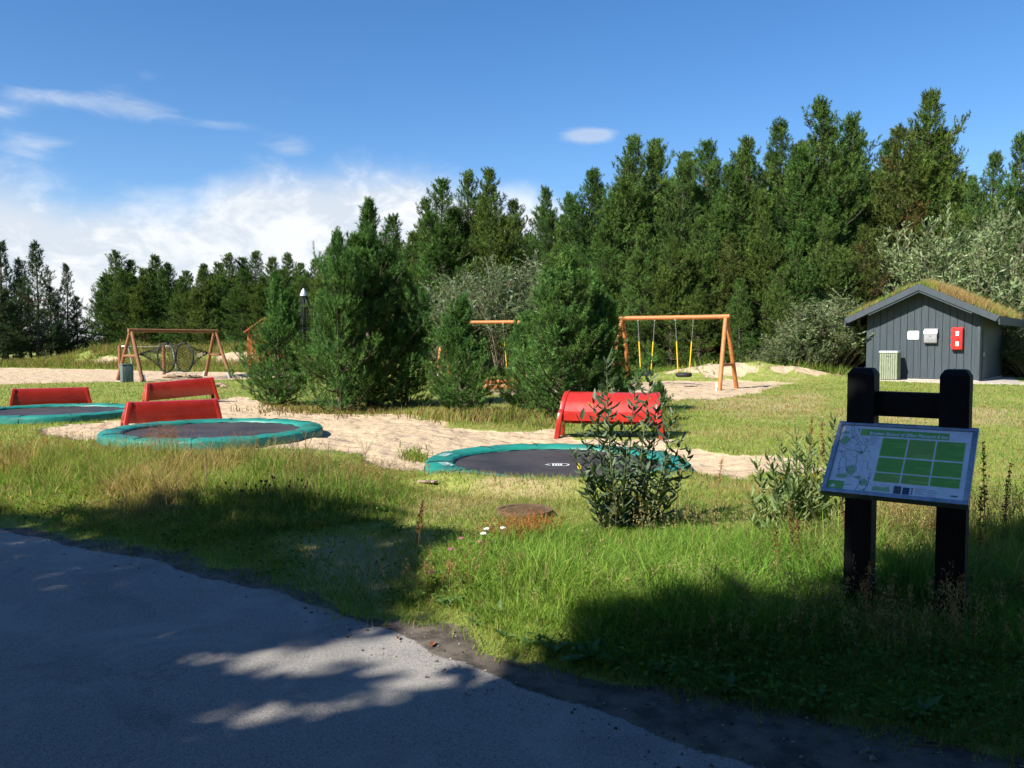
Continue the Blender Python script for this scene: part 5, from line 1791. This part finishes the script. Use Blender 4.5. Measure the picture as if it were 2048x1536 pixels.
o = link('rough_grass', np_mesh('rough_grass', Vg, Fg, m_grass, Cg))
tag(o, 'rough straw and green grass round the pines, dune and sandy bank', 'grass', kind='stuff')

# turf on the shed roof
n_ = 26000
u = g.uniform(0, nx_ - .001, n_); v = g.uniform(0, ny_ - .001, n_)
v = np.where(g.random(n_) < .5, v * .35, v)
iu, iv = u.astype(int), v.astype(int)
pt = TURF[iv, iu] * (1 - (u - iu))[:, None] + TURF[iv, iu + 1] * (u - iu)[:, None]
pt2 = TURF[iv + 1, iu] * (1 - (u - iu))[:, None] + TURF[iv + 1, iu + 1] * (u - iu)[:, None]
pt = pt * (1 - (v - iv))[:, None] + pt2 * (v - iv)[:, None]
dn = fbm(pt[:, 0] * .9, pt[:, 1] * .9, 1.0, 3, 95)
gc = gcol(pt[:, 0] * 3, pt[:, 1] * 3, g, np.clip(.62 + 1.6 * (dn - .5), .1, .9)) * 1.08
rust = (dn > .52) & (g.random(n_) < .45)
gc[rust] = np.array([.42, .28, .125]) * g.uniform(.7, 1.2, (rust.sum(), 1))
L3 = blades(pt[:, 0], pt[:, 1], g.uniform(.10, .36, n_) * (.5 + .8 * dn) * np.where(pt[:, 0] < 0, .7, 1.0), np.full(n_, .022), gc, g, .45, 1, pt[:, 2])
o = link('turf', np_mesh('turf', *L3[:2], m_grass, L3[2]), shed)
tag(o, 'golden and green grass growing on the shed roof', None, kind='stuff')

# gravel on the shoulder
x, y = polar(16000, 2.9, 9, -36, 37, g)
e_ = sdist(DIRT, x, y); er = sdist(ROAD, x, y)
ok = (e_ > -.1) & (er < .25) & (g.random(len(x)) < .16)
x, y = x[ok], y[ok]
n = len(x)
rs2 = g.uniform(.003, .011, n) * np.where(g.random(n) < .06, 1.9, 1)
oc = np.array([[1, 0, 0], [0, 1, 0], [-1, 0, 0], [0, -1, 0], [0, 0, .8], [0, 0, -.8]], float)
Vp = oc[None] * rs2[:, None, None] * g.uniform(.6, 1.3, (n, 6, 1)) + np.stack([x, y, height(x, y) + .002], 1)[:, None]
fo = np.array([[0, 1, 4], [1, 2, 4], [2, 3, 4], [3, 0, 4], [1, 0, 5], [2, 1, 5], [3, 2, 5], [0, 3, 5]])
Fp = (fo[None] + 6 * np.arange(n)[:, None, None]).reshape(-1, 3)
cp = np.repeat(np.array([.30, .27, .24]) * g.uniform(.35, 1.7, (n, 1)), 6, 0)
o = link('gravel', np_mesh('gravel', Vp.reshape(-1, 3), Fp, m_grass, cp))
tag(o, 'loose gravel and crumbs along the asphalt edge', 'gravel', kind='stuff')


# ------------------------------------------------------------------ leafy saplings by the verge
def leaf_geo(Lf, Wd, col, cup=.18):
    pts = [(0, 0, 0), (.28, .40, .03), (.62, .46, .045), (1, 0, .0), (.62, -.46, .045), (.28, -.40, .03), (.45, 0, -.02)]
    v = np.array([(a * Lf, b * Wd, c_ * Lf * 1.2 - cup * Lf * a * a) for a, b, c_ in pts])
    f = np.array([(0, 6, 1), (1, 6, 2), (2, 6, 3), (3, 6, 4), (4, 6, 5), (5, 6, 0)])
    return np_mesh('leaf', v, f, m_leaf, np.tile(np.array([col]), (7, 1)))


def sapling(name, label, px, py, hs, spread, nstem, per, Lf, Wd, cols, seed, lean_out=.25, yl=4, twigs=0, start=.10, steep=(.1, .9), tips=None):
    rs_ = random.Random(seed)
    x, y = G(px, py)
    o = empty(name, (x, y, hz(x, y)), 0, label, 'shrub')
    meshes = [leaf_geo(Lf * q, Wd * q, c_) for c_ in cols for q in (.8, 1.1)]
    ymesh = leaf_geo(Lf, Wd * 1.2, (.55, .42, .03))
    stems = []; leaves = []
    if tips:
        nstem = len(tips)
    for i in range(nstem):
        a = rs_.uniform(0, 6.28); q = math.sqrt((i + .5) / nstem) * spread
        b0_ = Vector((math.cos(a) * q * .35, math.sin(a) * q * .30, -.04))
        hh = hs * rs_.uniform(.60, 1.0) * (1 - .35 * q / spread)
        e_ = Vector((math.cos(a) * (q + lean_out * rs_.random() * .4), math.sin(a) * q * .7, hh))
        if tips:
            tp0 = AT(tips[i][0], tips[i][1], y + rs_.uniform(-.25, .25)) - o.location
            e_ = tp0
            b0_ = Vector((tp0.x * .38, tp0.y * .4, -.04))
        pts = []
        for k in range(7):
            t = k / 6
            p = b0_.lerp(e_, t)
            p.x += math.sin(t * 3.1) * .03 * math.sin(a * 3); p.z = b0_.z + (e_.z - b0_.z) * (t * .9 + .1 * t * t)
            pts.append(p)
        stems.append(tube(pts, [.009 * (1 - .75 * k / 6) for k in range(7)], 6))
        runs = [(pts, per, start)]
        for _ in range(twigs):
            t = rs_.uniform(.15, .6)
            k = int(t * 6)
            bp_ = pts[k].lerp(pts[k + 1], t * 6 - k)
            ta = rs_.uniform(0, 6.28)
            tl = rs_.uniform(.18, .40)
            ed = bp_ + Vector((math.cos(ta) * tl * .6, math.sin(ta) * tl * .6, tl * .8))
            tp_ = [bp_.lerp(ed, j / 3) for j in range(4)]
            stems.append(tube(tp_, [.004, .0035, .003, .002], 5))
            runs.append((tp_, max(4, int(per * tl / hh * 1.3)), .1))
        for (pl_, n_, st_) in runs:
            m_ = len(pl_) - 1
            n_ = max(5, int(n_ * (pl_[-1] - pl_[0]).length / (1.15 if len(pl_) > 5 else .5)))
            for k in range(n_):
                t = st_ + (1 - st_) * (k + rs_.random() * .7) / n_
                t = min(t, .999)
                j = int(t * m_)
                p = pl_[j].lerp(pl_[j + 1], t * m_ - j)
                la = k * 2.4 + rs_.uniform(-.5, .5)
                up_ = rs_.uniform(*steep)
                if k >= n_ - 2:
                    up_ += .9
                d = Vector((math.cos(la), math.sin(la), up_)).normalized()
                leaves.append((p, d, (1.12 - .28 * t) * rs_.uniform(.7, 1.2)))
    part('stem', stems, m_stem, o, smooth=True)
    rs_.shuffle(leaves)
    leaves.sort(key=lambda q: -q[2])
    rest = []
    for i, (p, d, s) in enumerate(leaves):
        sidev = d.cross(Vector((0, 0, 1)))
        if sidev.length < .05:
            sidev = Vector((1, 0, 0))
        sidev.normalize()
        nn = sidev.cross(d)
        roll = rs_.uniform(-.7, .7)
        s2 = sidev * math.cos(roll) + nn * math.sin(roll); n2 = s2.cross(d) * -1
        mt = Matrix(((d.x, s2.x, n2.x, p.x), (d.y, s2.y, n2.y, p.y), (d.z, s2.z, n2.z, p.z), (0, 0, 0, 1))) @ Matrix.Scale(s, 4)
        me = ymesh if (i % 97 == 5 and yl > 0) else meshes[i % len(meshes)]
        if i < 300:
            lf = link('leaf', me, o)
            lf.matrix_local = mt
        else:
            rest.append((mt, me))
    if rest:
        lst = []
        for mt, me in rest:
            vv = np.array([tuple(mt @ v.co) for v in me.vertices]); ff = np.array([tuple(pg.vertices) for pg in me.polygons])
            cc = np.array([tuple(dd.color)[:3] for dd in me.attributes['col'].data])
            lst.append((vv, ff, cc))
        Vr, Fr, Cr = merge(lst)
        tag(link('small_leaves', np_mesh('small_leaves', Vr, Fr, m_leaf, Cr), o), kind='stuff')
    return o


sapling('sallow_sapling', 'dark green leafy sallow sapling standing before the emblem trampoline', 1248, 1072, 1.50, .50, 15, 62, .122, .042,
        [(.078, .125, .062), (.060, .102, .048), (.11, .155, .085)], 601, .3, 4, 0, .05, (.1, .9),
        [(1213, 718), (1162, 838), (1187, 800), (1240, 850), (1272, 762), (1302, 748), (1312, 822), (1345, 826), (1362, 880), (1146, 905), (1378, 905), (1225, 930), (1292, 935), (1170, 960), (1335, 950), (1255, 900), (1200, 780), (1320, 790)])
sapling('willow_herb', 'yellow-green narrow-leaved shrub beside the information board', 1600, 1098, 1.02, .46, 17, 95, .105, .026,
        [(.15, .22, .065), (.12, .19, .07), (.19, .25, .075)], 602, .3, 4, 1, .06, (.3, 1.2),
        [(1668, 838), (1592, 868), (1560, 885), (1535, 912), (1513, 925), (1622, 880), (1642, 900), (1577, 930), (1500, 990), (1662, 930), (1690, 990), (1545, 1000), (1605, 960), (1640, 980), (1520, 1010), (1575, 1010), (1500, 1040), (1665, 1040), (1600, 900), (1545, 940)])


# ------------------------------------------------------------------ single weeds
m_drystem2 = M('dark_seed_head', (.035, .022, .015), .9, .3, 40)
def weed_dock(px, py, h, label, group, col=None, seed=0, lean=.06):
    rs_ = random.Random(seed); g2 = np.random.default_rng(seed)
    x, y = G(px, py)
    o = empty('dock_stalk', (x, y, hz(x, y)), rs_.uniform(0, 6), label, 'weed', group)
    tp = Vector((lean * rs_.uniform(-1, 1), lean * rs_.uniform(-1, 1), h))
    part('stem', tube([(0, 0, -.03), tp * .5 + Vector((.01, 0, 0)), tp], [.004, .0032, .0015], 5), m_drystem, o)
    n = int(260 * h)
    t = g2.uniform(.45, 1, n)
    P0 = np.outer(t, np.array(tp)) + g2.normal(size=(n, 3)) * (.016 * (1.25 - t))[:, None]
    c = np.tile(np.array([col or (.16, .075, .035)]), (n, 1)) * g2.uniform(.5, 1.4, (n, 1))
    v, f, cc = diamonds(P0, g2.normal(size=(n, 3)) + UP * .3, g2.normal(size=(n, 3)), g2.uniform(.010, .02, n), g2.uniform(.008, .014, n), c, g2)
    tag(link('seed_head', np_mesh('seed_head', v, f, m_grass, cc), o), kind='stuff')
    return o


GD = 'dry dock stalks in the verge'
for i, (px, py, h) in enumerate(((1588, 1168, .50), (1605, 1172, .40), (1560, 1175, .36), (1700, 1150, .5), (1712, 1130, .6))):
    weed_dock(px, py, h, 'dark brown dry dock stalk beside the narrow-leaved shrub', GD, None, 700 + i)
for i, (px, py, h) in enumerate(((1612, 1085, .95), (1648, 1090, .92))):
    weed_dock(px, py, h, 'tall rusty dock stalk rising through the narrow-leaved shrub', 'tall dock stalks', (.30, .15, .07), 720 + i)
for i, (px, py, h) in enumerate(((1975, 1140, .85), (1995, 1165, .75), (1955, 1180, .62))):
    weed_dock(px, py, h, 'tall dark dock stalk right of the information board', 'dock stalks by the board', (.10, .07, .04), 730 + i)
for i, (px, py, h) in enumerate(((1895, 1290, .34), (1915, 1300, .28), (1730, 1282, .30), (1715, 1262, .34))):
    weed_dock(px, py, h, 'short tan dock stalk at the foot of the board posts', 'dock stalks at the posts', (.36, .18, .08), 740 + i)
for i, (px, py, h) in enumerate(((835, 1125, .42), (830, 1110, .34))):
    weed_dock(px, py, h, 'thin red-brown dock stalk at the left end of the lush verge', 'dock stalks at the path', (.22, .09, .04), 750 + i)
weed_dock(1430, 1010, .42, 'rusty dock stalk on the lawn right of the sapling', None, (.40, .20, .09), 760)
weed_dock(1352, 1030, .50, 'rusty dock stalk leaning out of the sapling', None, (.40, .20, .09), 761)


def knapweed(px, py, h, seed, label, group):
    rs_ = random.Random(seed)
    x, y = G(px, py)
    o = empty('knapweed', (x, y, hz(x, y)), rs_.uniform(0, 6), label, 'weed', group)
    st, hd = [], []
    for k in range(7):
        a = rs_.uniform(0, 6.28); q = rs_.uniform(.03, .16)
        e_ = Vector((math.cos(a) * q, math.sin(a) * q, h * rs_.uniform(.7, 1.1)))
        st.append(tube([(0, 0, -.03), e_ * .5 + Vector((0, 0, .03)), e_], [.003, .0025, .002], 4))
        hd.append(lathe([(.001, e_.z - .012), (.007, e_.z - .006), (.009, e_.z + .003), (.006, e_.z + .011), (.001, e_.z + .017)], 7, e_.x, e_.y))
    part('stem', st, m_drystem, o)
    for hh in hd:
        part('flower_head', hh, m_drystem2, o, smooth=True)
    return o


for i, (px, py) in enumerate(((520, 1026), (556, 1018), (596, 1030), (480, 1030))):
    knapweed(px, py, .26, 800 + i, 'bushy knapweed with dark dried heads in the left verge', 'dried knapweeds in the verge')


def tall_dry(px, py, h, seed, label, group):
    rs_ = random.Random(seed)
    x, y = G(px, py)
    o = empty('dry_umbel', (x, y, hz(x, y)), rs_.uniform(0, 6), label, 'weed', group)
    tp = Vector((rs_.uniform(-.08, .08), rs_.uniform(-.08, .08), h))
    sh = [tube([(0, 0, -.03), tp * .5, tp], [.0045, .0035, .002], 5)]
    for k in range(6):
        t = rs_.uniform(.4, .9); a = rs_.uniform(0, 6.28)
        b_ = tp * t
        sh.append(tube([b_, b_ + Vector((math.cos(a) * .09, math.sin(a) * .09, .13 * h * 2))], [.0025, .0015], 4))
    part('stem', sh, m_drystem, o)
    return o


for i, (px, py, h) in enumerate(((415, 1010, .62), (592, 1015, .68), (615, 1022, .75), (640, 1030, .60), (655, 1012, .58), (720, 1020, .60), (700, 1024, .55))):
    tall_dry(px, py, h, 850 + i, 'tall bare dry weed stalk branching above the left verge', 'bare dry stalks in the verge')


def yarrow(px, py, h, seed, label, group, mat):
    rs_ = random.Random(seed)
    x, y = G(px, py)
    o = empty('yarrow', (x, y, hz(x, y)), rs_.uniform(0, 6), label, 'flower', group)
    tp = Vector((rs_.uniform(-.03, .03), 0, h))
    part('stem', tube([(0, 0, -.03), tp * .6, tp], [.003, .0025, .002], 5), m_stem, o)
    hd = []
    for k in range(16):
        a = k * 2.4; q = .0045 * math.sqrt(k) * 1.1
        cx_, cy_ = tp.x + q * math.cos(a), tp.y + q * math.sin(a)
        hd.append(lathe([(.001, h + .012), (.0045, h + .007 + .006 * (k % 3) / 2), (.004, h + .002), (.001, h)], 6, cx_, cy_))
    part('flower_head', hd, mat, o, smooth=True)


for i, (px, py) in enumerate(((977, 1100), (1003, 1098), (965, 1108))):
    yarrow(px, py + 34, .21, 900 + i, 'white yarrow flower head among the lush verge grass', 'white yarrow flowers', m_white)
m_pink = M('pink_clover', (.45, .13, .22), .7, .2, 40)
for i, (px, py) in enumerate(((862, 1172), (925, 1120), (895, 1140), (960, 1130))):
    yarrow(px, py, .10, 920 + i, 'small pink clover flower at the edge of the lush verge', 'pink clover flowers', m_pink)

# broad-leaved dock rosettes along the edge of the verge
ROS = [leaf_geo(.15 * q, .055 * q, c_, .35) for q in (.8, 1.1) for c_ in ((.085, .165, .040), (.11, .19, .045))]


def rosette(px, py, n, s, seed, label, group):
    rs_ = random.Random(seed)
    x, y = G(px, py)
    o = empty('dock_rosette', (x, y, hz(x, y)), rs_.uniform(0, 6), label, 'weed', group)
    part('crown', lathe([(.001, .03), (.012, .02), (.016, -.02)], 8), m_stem, o, smooth=True)
    for k in range(n):
        a = k * 2.4 + rs_.uniform(-.3, .3)
        e_ = rs_.uniform(.35, 1.15)
        lf = link('leaf', ROS[k % 4], o)
        lf.matrix_local = Matrix.Translation((0, 0, .02)) @ Matrix.Rotation(a, 4, 'Z') @ Matrix.Rotation(-e_, 4, 'Y') @ Matrix.Rotation(rs_.uniform(-.4, .4), 4, 'X') @ Matrix.Scale(s * rs_.uniform(.7, 1.25), 4)


rosette(1178, 1312, 13, .85, 970, 'large dark dock rosette spilling over the road shoulder', None)
for i, (px, py, n_, s) in enumerate(((1010, 1268, 9, .8), (1060, 1284, 8, .8), (950, 1240, 8, .7), (1105, 1296, 8, .9), (1000, 1225, 8, .8), (900, 1205, 8, .8), (1330, 1338, 9, 1.0), (1460, 1366, 9, 1.0), (1250, 1285, 8, .9), (1640, 1390, 9, 1.0), (1850, 1420, 9, 1.1))):
    rosette(px, py, n_, s * .62, 971 + i, 'small broad-leaved dock rosette at the grass edge of the road', 'dock rosettes along the verge')

# ------------------------------------------------------------------ small things on the ground
mx_, my_ = G(1050, 1040)
mh = empty('well_cover', (mx_, my_, hz(mx_, my_)), 0, 'round reddish-brown well cover set in the lawn', 'manhole cover')
part('cover_rim', lathe([(.21, .0), (.215, .045), (.245, .05), (.255, .02), (.26, -.1)], 40), m_iron, mh, smooth=True)
cov = part('cover_plate', lathe([(.001, .040), (.19, .038), (.211, .036), (.212, .0)], 40), m_iron, mh, smooth=True)
part('cover_rib', [box(-.17, .17, -.006 + q, .006 + q, .037, .046) for q in (-.12, -.08, -.04, 0, .04, .08, .12)], m_iron, cov)
lx, ly = G(855, 976)
lp = empty('wood_offcut', (lx, ly, hz(lx, ly) + .02), R(-50), 'pale pinkish painted board offcut lying in the grass', 'board')
part('board', box(-.16, .16, -.025, .025, 0, .02), m_litter, lp, bevel=.003, mtx=Matrix.Rotation(R(-7), 4, 'Y'))
part('paint_mark', box(-.02, .10, -.027, .0265, .003, .0215), m_drift, lp, mtx=Matrix.Rotation(R(-7), 4, 'Y'))


def dry_leaf(px, py, s, seed, label):
    rs_ = random.Random(seed)
    x, y = G(px, py, -.05)
    o = empty('dry_leaf', (x, y, hz(x, y) + .004), rs_.uniform(0, 6.28), label, 'leaf', 'dry leaves on the road shoulder')
    v = []
    for k in range(9):
        a = 2 * math.pi * k / 9
        q = s * (1 + rs_.uniform(-.25, .25))
        v.append((q * math.cos(a), q * .6 * math.sin(a), abs(q * math.sin(a)) * .5 + rs_.uniform(0, .006)))
    v.append((0, 0, .002))
    f = [(k, (k + 1) % 9, 9) for k in range(9)]
    part('leaf_blade', (v, f), m_dryleaf, o, smooth=True)
    part('leaf_stalk', tube([(-s, 0, .004), (-s * 1.7, s * .2, .006)], .0016, 4), m_dryleaf, o)


for i, (px, py, s) in enumerate(((865, 1293, .032), (797, 1279, .022), (1052, 1308, .014), (1118, 1316, .013), (880, 1215, .012))):
    dry_leaf(px, py, s, 950 + i, 'curled brown dry leaf lying on the road shoulder')
for i, (px, py, a, l) in enumerate(((780, 1253, .5, .07), (1880, 1500, -.25, .22), (1868, 1490, -.3, .09), (840, 1248, .1, .07))):
    x, y = G(px, py, -.05)
    o = empty('twig', (x, y, hz(x, y) + .006), a, 'thin dry twig lying on the road shoulder', 'twig', 'twigs on the road shoulder')
    part('twig_stick', tube([(-l / 2, 0, 0), (0, .006, .006), (l / 2, 0, .001)], [.003, .0025, .0012], 5), m_drystem, o)
    part('side_shoot', tube([(0, .006, .006), (l * .15, .02, .012)], [.0018, .001], 4), m_drystem, o)
# driftwood pieces and the grey mat by the net swing
for i, (px, py, l, a) in enumerate(((345, 757, .8, .1), (368, 756, .9, -.2), (390, 757, .6, .3), (440, 774, .35, .5), (447, 777, .3, -.6))):
    x, y = G(px, py)
    o = empty('driftwood_log', (x, y, hz(x, y) + .05), a, 'dark weathered log piece lying on the lawn near the net frame', 'log', 'log pieces on the lawn')
    part('log', tube([(-l / 2, 0, .0), (-l / 5, .03, .02), (l / 4, -.02, .03), (l / 2, .02, .0)], [.05, .07, .06, .035], 8), m_drift, o, smooth=True)
    part('branch_stub', tube([(0, 0, .03), (.06, .10, .14)], [.03, .015], 6), m_drift, o, smooth=True)
x, y = G(492, 752)
o = empty('rubber_mat', (x, y, hz(x, y)), R(8), 'grey rubber safety mat ramp beside the young pines', 'mat')
part('mat_slab', prism([(-1.0, 0), (1.2, 0), (1.2, .22), (.7, .24), (-.2, .08)], -.7, .7), m_matgrey, o, bevel=.01)
part('mat_edge', box(-1.05, 1.25, -.74, -.705, -.05, .03), m_matgrey, o)
# timber edging in the sand behind the pines
for i, (px, py, Y, l, a) in enumerate(((1010, 768, 29.5, 1.6, .1), (1000, 778, 28.6, 1.7, .16))):
    x, y = G(px, py)
    o = empty('edging_log', (x, y, hz(x, y) + .06), a, 'pale log edging in the sand glimpsed between young pines', 'log', 'edging logs behind the pines')
    part('log', tube([(-l / 2, 0, 0), (0, 0, .01), (l / 2, 0, 0)], [.09, .09, .085], 10), m_log, o, smooth=True)
